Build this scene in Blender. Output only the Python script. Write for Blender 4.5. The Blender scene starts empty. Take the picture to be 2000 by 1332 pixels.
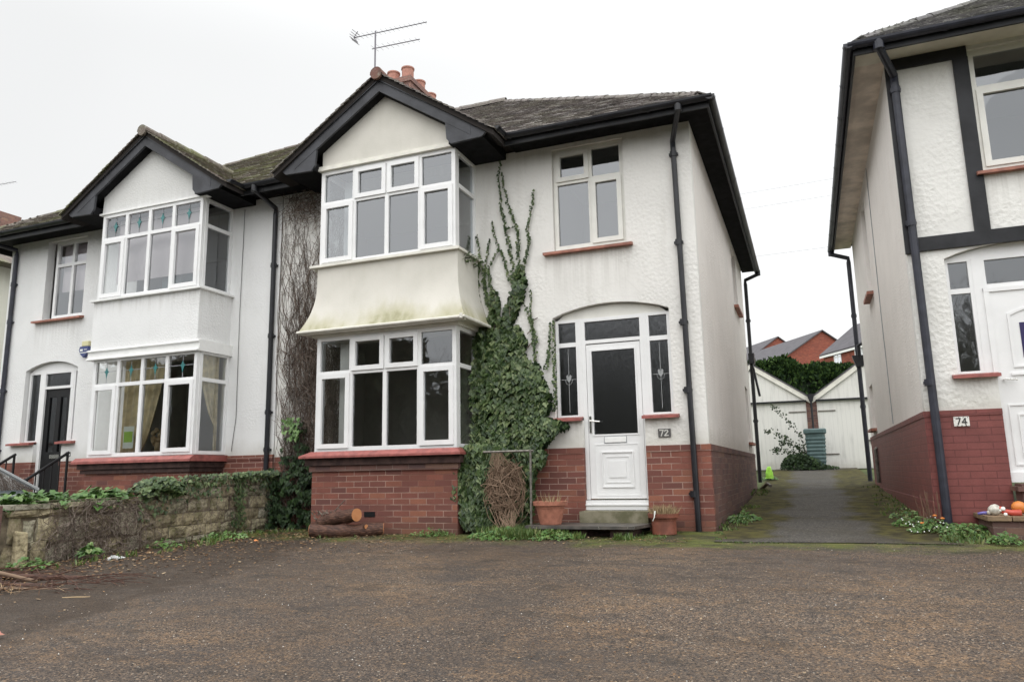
import bpy, math, random
from mathutils import Vector, Matrix, noise as mnoise
from mathutils.geometry import tessellate_polygon
R = math.radians
random.seed(7)
SC = bpy.context.scene
COL = SC.collection

# ------------------------------------------------------------------ camera
YAW, PITCH, ROLL = R(21.404), R(10.032), R(-1.080)
fwd = Vector((-math.sin(YAW)*math.cos(PITCH), math.cos(YAW)*math.cos(PITCH), math.sin(PITCH)))
rgt = Vector((math.cos(YAW), math.sin(YAW), 0)); up = rgt.cross(fwd)
r2 = math.cos(ROLL)*rgt + math.sin(ROLL)*up; u2 = -math.sin(ROLL)*rgt + math.cos(ROLL)*up
cam = bpy.data.cameras.new('camera'); cam_ob = bpy.data.objects.new('camera', cam); COL.objects.link(cam_ob)
M3 = Matrix((r2, u2, -fwd)).transposed()
cam_ob.matrix_world = M3.to_4x4()
cam.sensor_fit = 'HORIZONTAL'; cam.sensor_width = 36; cam.lens = 36*1453.3/2000
cam.clip_start = 0.05; cam.clip_end = 2000
SC.camera = cam_ob

# ------------------------------------------------------------------ world: bright overcast, rain in the air
W = bpy.data.worlds.new("World"); SC.world = W; W.use_nodes = True
nt = W.node_tree; nt.nodes.clear()
def wn(t, **k):
    n = nt.nodes.new(t)
    for a, b in k.items(): setattr(n, a, b)
    return n
wl = nt.links.new
out = wn('ShaderNodeOutputWorld'); bg = wn('ShaderNodeBackground'); wl(bg.outputs[0], out.inputs[0])
sky = wn('ShaderNodeTexSky', sky_type='NISHITA', sun_disc=False, sun_elevation=R(48), sun_rotation=R(195), dust_density=6.0, air_density=1.5)
skyd = wn('ShaderNodeHueSaturation'); skyd.inputs['Saturation'].default_value = .25; skyd.inputs['Value'].default_value = .1
wl(sky.outputs[0], skyd.inputs['Color'])
tc = wn('ShaderNodeTexCoord'); sep = wn('ShaderNodeSeparateXYZ'); wl(tc.outputs['Generated'], sep.inputs[0])
def mr(src, a, b, c, d):
    m = wn('ShaderNodeMapRange', interpolation_type='SMOOTHSTEP'); wl(src, m.inputs[0])
    for i, v in enumerate((a, b, c, d)): m.inputs[i+1].default_value = v
    return m.outputs[0]
def add(a, b, op='ADD'):
    m = wn('ShaderNodeMath', operation=op)
    for i, v in enumerate((a, b)):
        if isinstance(v, (int, float)): m.inputs[i].default_value = v
        else: wl(v, m.inputs[i])
    return m.outputs[0]
back = mr(sep.outputs['Y'], .3, -.7, 0, .62)       # the brighter half of the cloud is behind the photographer
zen = mr(sep.outputs['Z'], .48, .95, 0, 1.5)          # overcast: brighter overhead
west = mr(sep.outputs['X'], -.9, .25, -.10, .10)
east = mr(sep.outputs['X'], .45, .95, 0, .55)
ns = wn('ShaderNodeTexNoise'); ns.inputs['Scale'].default_value = 1.6; ns.inputs['Detail'].default_value = 3
wl(tc.outputs['Generated'], ns.inputs['Vector'])
cl = mr(ns.outputs['Fac'], .3, .7, -.025, .025)
tot = add(add(add(add(add(back, zen), west), cl), east), .95)
comb = wn('ShaderNodeVectorMath', operation='SCALE'); comb.inputs[0].default_value = (.985, .995, 1.0); wl(tot, comb.inputs['Scale'])
mixw = wn('ShaderNodeMix', data_type='RGBA'); mixw.inputs['Factor'].default_value = .04
wl(comb.outputs[0], mixw.inputs['A']); wl(skyd.outputs[0], mixw.inputs['B'])
wl(mixw.outputs['Result'], bg.inputs[0]); bg.inputs[1].default_value = 1.0

sun = bpy.data.lights.new('sun', 'SUN'); sun.energy = .6; sun.angle = R(70); sun.color = (1.0, .975, .95)
sun_ob = bpy.data.objects.new('sun', sun); COL.objects.link(sun_ob)
sd = Vector((-.25, -.75, .85)).normalized()
sun_ob.rotation_euler = sd.to_track_quat('Z', 'Y').to_euler()
SC.view_settings.view_transform = 'Standard'; SC.view_settings.look = 'None'
SC.view_settings.exposure = 0.12; SC.view_settings.gamma = 1.0

# ------------------------------------------------------------------ materials
class NB:
    def __init__(s, name):
        s.m = bpy.data.materials.new(name); s.m.use_nodes = True
        s.t = s.m.node_tree; s.t.nodes.clear()
        s.out = s.n('ShaderNodeOutputMaterial'); s.p = s.n('ShaderNodeBsdfPrincipled')
        s.l(s.p.outputs[0], s.out.inputs[0]); s._pos = None
    def n(s, t, **k):
        x = s.t.nodes.new(t)
        for a, b in k.items(): setattr(x, a, b)
        return x
    def l(s, a, b): s.t.links.new(a, b)
    def set(s, inp, v):
        if isinstance(v, bpy.types.NodeSocket): s.l(v, inp)
        elif isinstance(v, tuple) and len(v) == 3 and inp.type == 'RGBA': inp.default_value = (*v, 1)
        else: inp.default_value = v
    def pos(s):
        if not s._pos: s._pos = s.n('ShaderNodeNewGeometry')
        return s._pos.outputs['Position']
    def rnd(s):
        s.pos(); return s._pos.outputs['Random Per Island']
    def uv(s): return s.n('ShaderNodeTexCoord').outputs['UV']
    def xyz(s):
        q = s.n('ShaderNodeSeparateXYZ'); s.l(s.pos(), q.inputs[0]); return q.outputs
    def sc(s, vec, v):
        m = s.n('ShaderNodeMapping'); s.l(vec, m.inputs[0]); m.inputs['Scale'].default_value = v; return m.outputs[0]
    def noise(s, scale, detail=3, vec=None, rough=.55, col=False, dist=0):
        x = s.n('ShaderNodeTexNoise'); s.l(vec or s.pos(), x.inputs['Vector'])
        x.inputs['Scale'].default_value = scale; x.inputs['Detail'].default_value = detail
        x.inputs['Roughness'].default_value = rough; x.inputs['Distortion'].default_value = dist
        return x.outputs['Color' if col else 'Fac']
    def vor(s, scale, out='Distance', feat='F1', vec=None):
        x = s.n('ShaderNodeTexVoronoi', feature=feat); s.l(vec or s.pos(), x.inputs['Vector'])
        x.inputs['Scale'].default_value = scale; return x.outputs[out]
    def rng(s, v, a, b, c=0., d=1., smooth=True):
        m = s.n('ShaderNodeMapRange', interpolation_type='SMOOTHSTEP' if smooth else 'LINEAR'); s.l(v, m.inputs[0])
        for i, q in enumerate((a, b, c, d)): m.inputs[i+1].default_value = q
        return m.outputs[0]
    def math(s, op, a, b=0.):
        m = s.n('ShaderNodeMath', operation=op); s.set(m.inputs[0], a); s.set(m.inputs[1], b); return m.outputs[0]
    def mix(s, f, a, b, blend='MIX'):
        m = s.n('ShaderNodeMix', data_type='RGBA', blend_type=blend)
        s.set(m.inputs['Factor'], f); s.set(m.inputs['A'], a); s.set(m.inputs['B'], b); return m.outputs['Result']
    def ramp(s, f, stops, const=False):
        r = s.n('ShaderNodeValToRGB'); s.l(f, r.inputs[0]); e = r.color_ramp.elements
        if const: r.color_ramp.interpolation = 'CONSTANT'
        while len(e) < len(stops): e.new(.5)
        for x, (p, c) in zip(e, stops): x.position = p; x.color = (*c, 1)
        return r.outputs[0]
    def bump(s, h, st=.5, d=.01, prev=None):
        b = s.n('ShaderNodeBump'); s.l(h, b.inputs['Height']); b.inputs['Strength'].default_value = st; b.inputs['Distance'].default_value = d
        if prev is not None: s.l(prev, b.inputs['Normal'])
        return b.outputs[0]
    def fin(s, base, rough=.6, normal=None, spec=.5, metal=0.):
        s.set(s.p.inputs['Base Color'], base); s.set(s.p.inputs['Roughness'], rough)
        s.p.inputs['Specular IOR Level'].default_value = spec; s.p.inputs['Metallic'].default_value = metal
        if normal is not None: s.l(normal, s.p.inputs['Normal'])
        return s.m

def plain(name, c, rough=.5, spec=.5, metal=0., var=.0, vs=8, bump=0., bs=60):
    b = NB(name); base = c
    if var: base = b.mix(b.rng(b.noise(vs, 4), .3, .7), tuple(x*(1-var) for x in c), tuple(min(1, x*(1+var)) for x in c))
    nrm = b.bump(b.noise(bs, 3), 1, bump) if bump else None
    return b.fin(base, rough, nrm, spec, metal)

def mat_render(name, c, dirt=(.42, .40, .35), damt=.35, grain=.004, bs=38, low=0., runs=()):
    b = NB(name)
    n1 = b.noise(bs, 5, rough=.6); v = b.vor(bs*.8)
    base = b.mix(b.rng(b.noise(1.3, 4), .35, .75), c, tuple(x*.93 for x in c))
    streak = b.noise(3.0, 4, vec=b.sc(b.pos(), (2.2, 2.2, .25)))
    base = b.mix(b.rng(streak, .52, .82, 0, damt), base, dirt)
    base = b.mix(b.rng(n1, .25, .45, .18, 0), base, tuple(x*.6 for x in c))
    X = b.xyz()
    fine_s = b.noise(5.5, 5, vec=b.sc(b.pos(), (3, 3, .12)), rough=.65)
    for (x0, x1, zt, zl) in runs:      # dirt that has run down from sill ends and ledges
        mk = b.math('MULTIPLY', b.math('MULTIPLY', b.rng(X['X'], x0-.03, x0+.04), b.rng(X['X'], x1+.03, x1-.04)), b.math('MULTIPLY', b.rng(X['Z'], zt-zl, zt), b.rng(X['Z'], zt+.01, zt)))
        base = b.mix(b.math('MULTIPLY', mk, b.rng(fine_s, .40, .66, .02, .30)), base, (.36, .34, .30))
    if low: base = b.mix(b.math('MULTIPLY', b.rng(b.math('ADD', X['Z'], b.math('MULTIPLY', b.noise(6, 4), .3)), low+.42, low+.1), .45), base, (.40, .38, .31))
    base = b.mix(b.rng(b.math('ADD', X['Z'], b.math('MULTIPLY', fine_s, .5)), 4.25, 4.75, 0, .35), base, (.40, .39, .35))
    # rows of faint board marks and hairline repairs in the coat
    pv = b.vor(1.1, 'Distance', 'DISTANCE_TO_EDGE', vec=b.sc(b.pos(), (1.0, 1.0, 1.7)))
    crack = b.rng(pv, 0, .006, .10, 0)
    base = b.mix(crack, base, (.35, .33, .3))
    patch = b.rng(b.noise(.9, 2), .42, .56, .25, 1)
    h = b.math('MULTIPLY', b.math('ADD', n1, b.math('MULTIPLY', v, .7)), patch)
    nr = b.bump(h, .8, grain)
    return b.fin(base, .85, nr, .25)

M = {}
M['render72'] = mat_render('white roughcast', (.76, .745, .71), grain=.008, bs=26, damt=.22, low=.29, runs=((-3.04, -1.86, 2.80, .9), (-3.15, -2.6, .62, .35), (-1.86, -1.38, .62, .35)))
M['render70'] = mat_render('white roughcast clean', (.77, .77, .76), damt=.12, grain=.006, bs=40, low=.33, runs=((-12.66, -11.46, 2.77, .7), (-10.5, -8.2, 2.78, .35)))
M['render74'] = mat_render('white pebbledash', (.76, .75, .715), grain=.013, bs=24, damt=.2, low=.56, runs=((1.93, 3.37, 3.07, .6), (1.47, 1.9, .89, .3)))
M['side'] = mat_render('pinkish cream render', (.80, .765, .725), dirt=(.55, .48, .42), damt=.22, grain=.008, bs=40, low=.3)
def m_cream(moss):
    b = NB('weathered cream paint'); c = (.64, .615, .555)
    base = b.mix(b.rng(b.noise(2.5, 5), .3, .75), c, (.57, .55, .49))
    base = b.mix(b.rng(b.noise(4, 4, vec=b.sc(b.pos(), (2, 2, .25))), .55, .85, 0, .3), base, (.45, .43, .36))
    if moss:
        z = b.xyz()['Z']
        f = b.math('ADD', b.rng(z, 2.42, 1.92), b.math('MULTIPLY', b.math('SUBTRACT', b.noise(3.2, 6, vec=b.sc(b.pos(), (1, 1, .35))), .5), 2.0))
        base = b.mix(b.rng(f, .25, 1.2, 0, .62), base, (.33, .31, .14))
        base = b.mix(b.rng(b.math('ADD', f, b.math('MULTIPLY', b.noise(14, 3), .5)), 1.15, 1.6, 0, .5), base, (.16, .16, .07))
    return b.fin(base, .75, b.bump(b.noise(50, 4), .5, .003), .3)
M['cream'] = m_cream(False); M['hood'] = m_cream(True)
M['upvc'] = plain('white plastic frame', (.77, .77, .765), .35, .5, var=.03, vs=5)
M['upvc_cream'] = plain('weathered plastic frame', (.70, .69, .64), .4, .5, var=.05, vs=5)
M['trim'] = plain('cream painted trim', (.70, .68, .61), .5, .4, var=.08, vs=6)
M['black'] = plain('black painted timber', (.016, .0165, .019), .5, .3, var=.45, vs=3, bump=.0015, bs=30)
M['soffit_black'] = plain('black soffit board', (.009, .009, .010), .8, .12, var=.4)
M['barge'] = plain('dark slate grey painted timber', (.045, .0465, .053), .5, .3, var=.3, vs=4, bump=.001, bs=40)
M['gutter'] = plain('black gutter plastic', (.014, .0145, .018), .35, .4, var=.3, vs=5)
M['soffit_beige'] = plain('stained beige soffit board', (.64, .56, .48), .7, .3, var=.28, vs=2.5)
M['soffit_cream'] = plain('cream soffit board', (.66, .63, .54), .6, .3, var=.1, vs=3)
M['terra'] = plain('painted terracotta sill', (.29, .088, .075), .5, .5, var=.25, vs=12, bump=.001)
M['terra_dull'] = plain('weathered terracotta sill', (.33, .14, .10), .6, .4, var=.3, vs=9)
M['pot'] = plain('terracotta clay', (.36, .15, .10), .75, .3, var=.2, vs=14, bump=.001)
M['pot_dark'] = plain('old brown plastic pot', (.20, .07, .045), .6, .4, var=.3, vs=8)
M['soil'] = plain('potting soil', (.05, .035, .022), .95, .2, var=.4, vs=30, bump=.01, bs=50)
M['dark'] = plain('dark interior', (.035, .033, .03), .9, .2)
M['room'] = plain('unlit room wall', (.66, .64, .60), .9, .2)
M['steel'] = plain('galvanised steel tube', (.19, .175, .155), .5, .5, .6, var=.3, vs=20)
M['chrome'] = plain('bright metal', (.75, .74, .7), .2, .5, 1.)
M['lead'] = plain('lead flashing', (.42, .42, .42), .6, .4, .0, var=.3)
M['blackdoor'] = plain('glossy black door', (.010, .010, .011), .45, .25)
M['aerial'] = plain('dull aluminium', (.16, .15, .17), .5, .5, .3)
M['white'] = plain('white paint', (.80, .80, .78), .5, .4, var=.04)
M['purplish'] = plain('dark violet grey pipe', (.026, .028, .040), .4, .4, var=.25)

def m_brick(name, c1, c2, mortar, painted=False, dirt=.5):
    b = NB(name)
    br = b.n('ShaderNodeTexBrick'); b.l(b.uv(), br.inputs['Vector'])
    br.inputs['Scale'].default_value = 1; br.inputs['Brick Width'].default_value = .235; br.inputs['Row Height'].default_value = .0735
    br.inputs['Mortar Size'].default_value = .0055 if not painted else .004; br.inputs['Mortar Smooth'].default_value = .25
    for k, v in (('Color1', c1), ('Color2', c2), ('Mortar', mortar)): br.inputs[k].default_value = (*v, 1)
    br.inputs['Bias'].default_value = -.1
    col = br.outputs['Color']
    col = b.mix(b.rng(b.noise(5, 4), .35, .7, 0, .45), col, tuple(x*.55 for x in c1), 'MIX')
    uvs = b.n('ShaderNodeSeparateXYZ'); b.l(b.uv(), uvs.inputs[0])
    row = b.math('FLOOR', b.math('DIVIDE', uvs.outputs[1], .0735)); even = b.math('SUBTRACT', 1., b.math('FLOORED_MODULO', row, 2.))
    cl_ = b.math('FLOOR', b.math('DIVIDE', b.math('ADD', uvs.outputs[0], b.math('MULTIPLY', even, .1175)), .235))
    cv = b.n('ShaderNodeCombineXYZ'); b.l(cl_, cv.inputs[0]); b.l(row, cv.inputs[1]); wn_ = b.n('ShaderNodeTexWhiteNoise', noise_dimensions='2D'); b.l(cv.outputs[0], wn_.inputs['Vector'])
    face = b.math('SUBTRACT', 1., br.outputs['Fac'])
    k_ = .12 if painted else .6
    col = b.mix(b.math('MULTIPLY', face, b.rng(wn_.outputs['Value'], .62, 1.0, 0, k_)), col, (c1[0]*.42, c1[1]*.55, c1[2]*.7))
    col = b.mix(b.math('MULTIPLY', face, b.rng(wn_.outputs['Value'], .22, .0, 0, k_*.8)), col, (min(1, c1[0]*1.35), c1[1]*1.6, c1[2]*1.3))
    if not painted:
        # worn mortar: joints fade in and out
        joint = b.math('MULTIPLY', br.outputs['Fac'], b.rng(b.noise(2.2, 3), .38, .60, .1, .75))
        col = b.mix(joint, b.mix(br.outputs['Fac'], col, tuple(x*.7 for x in c1)), mortar)
        col = b.mix(b.rng(b.xyz()['Z'], -.45, -.78, 0, dirt), col, (.07, .055, .035))
    col = b.mix(b.rng(b.noise(60, 2), .3, .7, 0, .25), col, tuple(x*.5 for x in c1))
    h = b.math('SUBTRACT', b.math('MULTIPLY', b.noise(70, 3), .3), br.outputs['Fac'])
    return b.fin(col, .55 if painted else .8, b.bump(h, .8, .006), .35)
M['brick'] = m_brick('dark red brick', (.245, .088, .062), (.135, .054, .047), (.46, .33, .27))
M['brick_side'] = m_brick('brown red brick', (.19, .098, .082), (.135, .078, .068), (.28, .215, .18))
M['brick_paint'] = m_brick('red painted brick', (.225, .070, .062), (.205, .064, .057), (.135, .043, .04), True)
M['brick_dark'] = plain('dark brown brick', (.055, .032, .028), .8, .3, var=.4, vs=9, bump=.003, bs=40)  # dark brown tone for the corbel bands and doorstep base
M['brick_far'] = m_brick('orange brick', (.30, .085, .055), (.26, .075, .05), (.3, .13, .09), dirt=0)
M['brick_chim'] = m_brick('chimney brick', (.30, .155, .125), (.22, .13, .11), (.28, .24, .20), dirt=0)

def m_tile(name, c1, c2, c3, moss):
    b = NB(name)
    col = b.ramp(b.rnd(), [(0, c1), (.5, c2), (1, c3)])
    col = b.mix(b.rng(b.noise(1.6, 5), .40, .68, 0, moss), col, (.16, .17, .07))
    col = b.mix(b.rng(b.noise(26, 4), .5, .72, 0, .55), col, (.33, .33, .28))
    col = b.mix(b.rng(b.noise(11, 3), .55, .75, 0, .5), col, (.028, .025, .022))
    return b.fin(col, .72, b.bump(b.noise(60, 4), .8, .006), .35)
M['tile'] = m_tile('weathered clay roof tiles', (.115, .098, .092), (.175, .15, .14), (.085, .074, .072), .16)
M['tile_moss'] = m_tile('mossy roof tiles', (.10, .085, .07), (.15, .12, .10), (.07, .06, .05), .75)
M['tile74'] = m_tile('grey roof tiles', (.11, .105, .105), (.155, .145, .145), (.08, .077, .08), .2)
M['tile_far'] = plain('grey concrete roof', (.085, .08, .088), .7, .3, var=.15, vs=1.5)
M['tile_red'] = m_tile('red clay hip tiles', (.13, .055, .045), (.17, .075, .06), (.09, .045, .04), .25)
M['under'] = plain('roof underlay', (.03, .026, .024), .9, .2)

def m_glass(name, tint=(.80, .83, .83), k=2.6, add=.09, rough=.015, wav=0.):
    b = NB(name); b.t.nodes.remove(b.p)
    fr = b.n('ShaderNodeFresnel'); fr.inputs[0].default_value = 1.5
    f = b.math('MINIMUM', b.math('ADD', b.math('MULTIPLY', fr.outputs[0], k), add), 1.)
    tr = b.n('ShaderNodeBsdfTransparent'); tr.inputs[0].default_value = (*tint, 1)
    gl = b.n('ShaderNodeBsdfGlossy'); gl.inputs[0].default_value = (.93, .96, 1, 1); gl.inputs['Roughness'].default_value = rough
    nrm = b.bump(b.noise(1.6 if wav < .5 else 30, 2, vec=None if wav < .5 else b.sc(b.pos(), (2.2, 2.2, .5))), 1., .003 if wav < .5 else .0025); b.l(nrm, gl.inputs['Normal'])
    mx = b.n('ShaderNodeMixShader'); b.l(f, mx.inputs[0]); b.l(tr.outputs[0], mx.inputs[1]); b.l(gl.outputs[0], mx.inputs[2])
    b.l(mx.outputs[0], b.out.inputs[0]); return b.m
M['glass'] = m_glass('window glass', tint=(.90, .92, .91), k=2.0, add=.05)
M['glass_up'] = m_glass('upper window glass', tint=(.72, .76, .77), k=2.0, add=.075)
M['glass_obs'] = m_glass('patterned glass', tint=(.30, .31, .30), rough=.2, wav=1., k=1.5, add=.02)

def m_leaf(name, stops, rough=.38, spec=.5):
    b = NB(name); col = b.ramp(b.rnd(), stops)
    col = b.mix(b.rng(b.noise(2.5, 3), .35, .65, 0, .35), col, tuple(x*.6 for x in stops[0][1]))
    m = b.fin(col, rough, None, spec); return m
M['ivy'] = m_leaf('ivy leaves', [(0, (.016, .036, .010)), (.35, (.045, .080, .022)), (.7, (.085, .130, .042)), (1, (.18, .22, .095))], .42, .4)
M['ivy_light'] = m_leaf('young ivy leaves', [(0, (.07, .14, .03)), (.5, (.10, .20, .045)), (1, (.16, .26, .08))])
M['ivy_dark'] = m_leaf('dark and shaded ivy leaves', [(0, (.008, .020, .006)), (.6, (.020, .042, .012)), (1, (.045, .08, .024))], .55, .25)  # dark foliage; inside the big ivy its tone stands in for shade
M['weed'] = m_leaf('weeds', [(0, (.035, .09, .015)), (.5, (.07, .155, .025)), (.85, (.12, .20, .05)), (1, (.20, .21, .08))], .5)
M['grassm'] = m_leaf('grass blades', [(0, (.04, .085, .015)), (.6, (.09, .15, .025)), (1, (.17, .18, .06))], .55)
M['hedgem'] = m_leaf('conifer hedge', [(0, (.010, .026, .008)), (.55, (.032, .072, .018)), (1, (.11, .19, .045))], .6, .3)
M['far_green'] = m_leaf('far trees', [(0, (.018, .022, .013)), (1, (.085, .095, .06))], .8, .2)
M['straw'] = m_leaf('dead straw', [(0, (.22, .15, .08)), (1, (.42, .32, .19))], .8, .2)
M['twig'] = m_leaf('dry brown stems', [(0, (.085, .062, .050)), (.5, (.19, .145, .118)), (1, (.34, .285, .24))], .85, .2)
M['twig_pale'] = m_leaf('pale dry stems', [(0, (.14, .09, .06)), (1, (.34, .24, .17))], .85, .2)
M['litter'] = m_leaf('fallen leaves', [(0, (.07, .035, .018)), (.4, (.16, .085, .038)), (.75, (.28, .17, .08)), (1, (.42, .32, .20))], .75, .3)
def m_bark():
    b = NB('bark'); n = b.noise(9, 5, vec=b.sc(b.pos(), (1, 5, 5)))
    return b.fin(b.ramp(n, [(.3, (.03, .014, .01)), (.55, (.09, .042, .028)), (.75, (.16, .08, .05))]), .7, b.bump(n, 1, .012), .4)
M['bark'] = m_bark()
def m_cut():
    b = NB('fresh cut wood'); x = b.vor(18); return b.fin(b.mix(b.noise(14, 4), (.62, .30, .14), (.42, .16, .06)), .7, None, .3)
M['cutwood'] = m_cut()

def m_ground(kind):
    b = NB('tarmac '+kind); P = b.pos(); x = b.xyz()
    cr = b.vor(125 if kind == 'forecourt' else 70, 'Color', vec=b.sc(P, (1, 1, 1))); sp = b.n('ShaderNodeSeparateXYZ'); b.l(cr, sp.inputs[0]); ch = sp.outputs[0]; ch2 = sp.outputs[1]
    d = b.vor(125, 'Distance', vec=P)
    big = b.noise(.55, 5, rough=.6); med = b.noise(3.1, 5, rough=.65); fine = b.noise(20, 3)
    if kind == 'forecourt':
        base = b.mix(b.rng(b.math('ADD', b.math('MULTIPLY', big, .6), b.math('MULTIPLY', med, .4)), .38, .62), (.080, .065, .055), (.138, .108, .083))
        chips = b.ramp(ch, [(0, (.022, .018, .016)), (.35, (.060, .048, .040)), (.62, (.14, .098, .068)), (.82, (.225, .155, .10)), (.945, (.37, .27, .185)), (.992, (.50, .44, .36))], True)
        col = b.mix(b.rng(ch2, .15, .75, .3, .95), base, chips)
        dk = b.noise(1.5, 6, vec=b.sc(P, (.8, 1.3, 1)), rough=.7)
        col = b.mix(b.rng(dk, .50, .66, 0, .55), col, (.045, .040, .038))
        # rusty drifts of old pine needles and grit
        rust = b.math('ADD', b.math('MULTIPLY', b.noise(.8, 6, vec=b.sc(P, (1.5, 2.1, 1)), rough=.74, dist=.6), .75), b.math('MULTIPLY', fine, .35))
        rust = b.math('MULTIPLY', b.rng(rust, .51, .66, 0, 1), b.rng(ch, .30, .65, .08, .58))
        col = b.mix(rust, col, b.mix(ch2, (.14, .08, .042), (.36, .23, .125)))
        col = b.mix(b.rng(b.noise(.42, 4, rough=.6, dist=.5), .40, .62, .42, 0), col, (.052, .042, .036))
        col = b.mix(b.rng(b.noise(2.4, 6, vec=b.sc(P, (1, 1.4, 1)), rough=.72), .52, .64, 0, .45), col, (.030, .026, .022))
        # black damp soil below the old wall
        wallm = b.math('ADD', b.rng(b.math('ADD', x['X'], b.math('MULTIPLY', x['Y'], .26)), -2.6, -3.9), b.math('MULTIPLY', b.math('SUBTRACT', med, .5), 1.6))
        col = b.mix(b.rng(wallm, .35, .9, 0, .85), col, b.mix(ch2, (.022, .017, .014), (.075, .055, .04)))
        # moss and green film close to the house
        my = b.math('ADD', b.rng(x['Y'], 6.7, 8.1), b.math('MULTIPLY', b.math('SUBTRACT', b.noise(1.6, 6, rough=.65), .5), 1.9))
        col = b.mix(b.rng(my, .5, 1.1, 0, .85), col, b.mix(b.rng(med, .4, .62), (.04, .045, .018), (.105, .125, .028)))
        rough = b.rng(med, .3, .7, .6, .9)
        h = b.math('ADD', b.math('MULTIPLY', d, -1.), b.math('MULTIPLY', b.noise(240, 2), .4))
        nr = b.bump(h, .8, .005)
    else:
        base = b.mix(b.rng(b.math('ADD', b.math('MULTIPLY', big, .5), b.math('MULTIPLY', med, .5)), .35, .65), (.038, .037, .035), (.070, .066, .058))
        col = b.mix(b.rng(ch2, .2, .8, .15, .7), base, b.mix(ch, (.025, .024, .022), (.19, .17, .145)))
        col = b.mix(b.rng(b.noise(.9, 6, rough=.7, dist=.8), .46, .62, 0, .5), col, (.05, .043, .03))
        ax = b.math('ABSOLUTE', b.math('SUBTRACT', x['X'], b.math('ADD', .05, b.math('MULTIPLY', b.math('SUBTRACT', x['Y'], 9.), .0))))
        edge = b.math('ADD', b.rng(ax, .15, .9), b.math('MULTIPLY', b.math('SUBTRACT', b.noise(1.3, 6, rough=.65), .5), 2.0))
        edge = b.math('MULTIPLY', edge, b.rng(x['Y'], 7.9, 9.4, .35, 1.15))
        edge = b.math('MULTIPLY', edge, b.rng(x['Y'], 19, 24, 1, .4))
        col = b.mix(b.rng(edge, .22, .62, 0, .94), col, b.mix(b.rng(b.noise(6, 4), .35, .65), (.036, .031, .015), (.086, .078, .024)))
        rough = b.rng(edge, .2, .7, .78, .95)
        nr = b.bump(b.math('ADD', fine, b.math('MULTIPLY', d, -.5)), .5, .006)
    return b.fin(col, rough, nr, .2 if kind == 'forecourt' else .15)
M['forecourt'] = m_ground('forecourt'); M['drive'] = m_ground('driveway')
M['earth'] = plain('grass and soil', (.07, .085, .035), .95, .2, var=.4, vs=.5)
M['road'] = plain('grey road', (.07, .07, .072), .7, .4, var=.15, vs=2)
def m_stone():
    b = NB('yellow sandstone')
    col = b.ramp(b.rnd(), [(0, (.30, .25, .165)), (.35, (.42, .355, .225)), (.7, (.54, .49, .36)), (1, (.37, .35, .28))])
    col = b.mix(b.rng(b.noise(6, 6, rough=.7), .46, .75, 0, .75), col, (.12, .095, .055))
    col = b.mix(b.rng(b.noise(3.6, 6, rough=.7), .44, .66, 0, .75), col, (.095, .10, .035))
    col = b.mix(b.rng(b.noise(15, 5, rough=.7), .48, .68, 0, .7), col, (.055, .042, .028))
    col = b.mix(b.rng(b.noise(40, 3), .5, .75, 0, .35), col, (.42, .38, .28))
    return b.fin(col, .9, b.bump(b.noise(22, 6), 1, .02), .2)
M['stone'] = m_stone()
M['mortar'] = plain('old mortar', (.14, .115, .08), .95, .2, var=.4, vs=10, bump=.01, bs=30)
def m_step():
    b = NB('mossy concrete'); 
    col = b.mix(b.rng(b.noise(7, 5), .35, .65), (.22, .20, .14), (.11, .105, .06)); return b.fin(col, .85, b.bump(b.noise(60, 4), .6, .004), .3)
M['step'] = m_step()
def m_slab():
    b = NB('grey slate slab with lichen')
    col = b.mix(b.rng(b.noise(5, 5), .35, .7), (.06, .055, .05), (.12, .105, .09)); col = b.mix(b.rng(b.vor(22), .16, .05, 0, .8), col, (.38, .36, .3))
    return b.fin(col, .5, b.bump(b.noise(40, 4), .6, .004), .45)
M['slab'] = m_slab()
def m_boards(name, c):
    b = NB(name); w = b.n('ShaderNodeTexWave', wave_type='BANDS', bands_direction='X', wave_profile='SAW'); b.l(b.pos(), w.inputs[0])
    w.inputs['Scale'].default_value = 2.6
    line = b.rng(w.outputs['Fac'], .0, .05, 1, 0)
    col = b.mix(b.math('MULTIPLY', line, .55), c, tuple(x*.35 for x in c))
    col = b.mix(b.rng(b.noise(7, 5, vec=b.sc(b.pos(), (1, 1, .2))), .48, .75, 0, .5), col, tuple(x*.62 for x in c))
    col = b.mix(b.rng(b.math('ADD', b.xyz()['Z'], b.math('MULTIPLY', b.noise(4, 4), .5)), .5, .1, 0, .45), col, (.28, .26, .2))
    return b.fin(col, .6, None, .4)
M['boards'] = m_boards('white painted boards', (.72, .71, .67))
M['car'] = plain('silver car paint', (.42, .44, .45), .25, .5, .6); M['tyre'] = plain('tyre rubber', (.02, .02, .02), .8)
M['carglass'] = m_glass('car glass', tint=(.35, .38, .38))
M['curtain'] = plain('cream curtain fabric', (.80, .70, .48), .9, .2, var=.15, vs=10)
M['blind'] = plain('pinkish roller blind', (.78, .70, .72), .9, .2)
M['blue'] = plain('alarm blue', (.05, .07, .20), .4); M['yellow'] = plain('pale yellow plastic', (.66, .62, .36), .5)
M['teal'] = plain('teal glass', (.03, .17, .17), .3)
M['binm'] = plain('grey green plastic', (.075, .120, .120), .5, .4, var=.15, vs=6)
M['hivis'] = plain('fluorescent lime plastic', (.40, .82, .08), .5, var=.2, vs=9)
M['orange'] = plain('orange plastic', (.60, .20, .04), .4); M['red'] = plain('red plastic', (.48, .07, .045), .4)
M['violet_glass'] = plain('dark violet glass', (.03, .022, .09), .2, .5)
M['violet'] = plain('violet plastic', (.14, .12, .36), .4); M['greyp'] = plain('grey plastic', (.50, .48, .42), .5, var=.3, vs=40)
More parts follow.
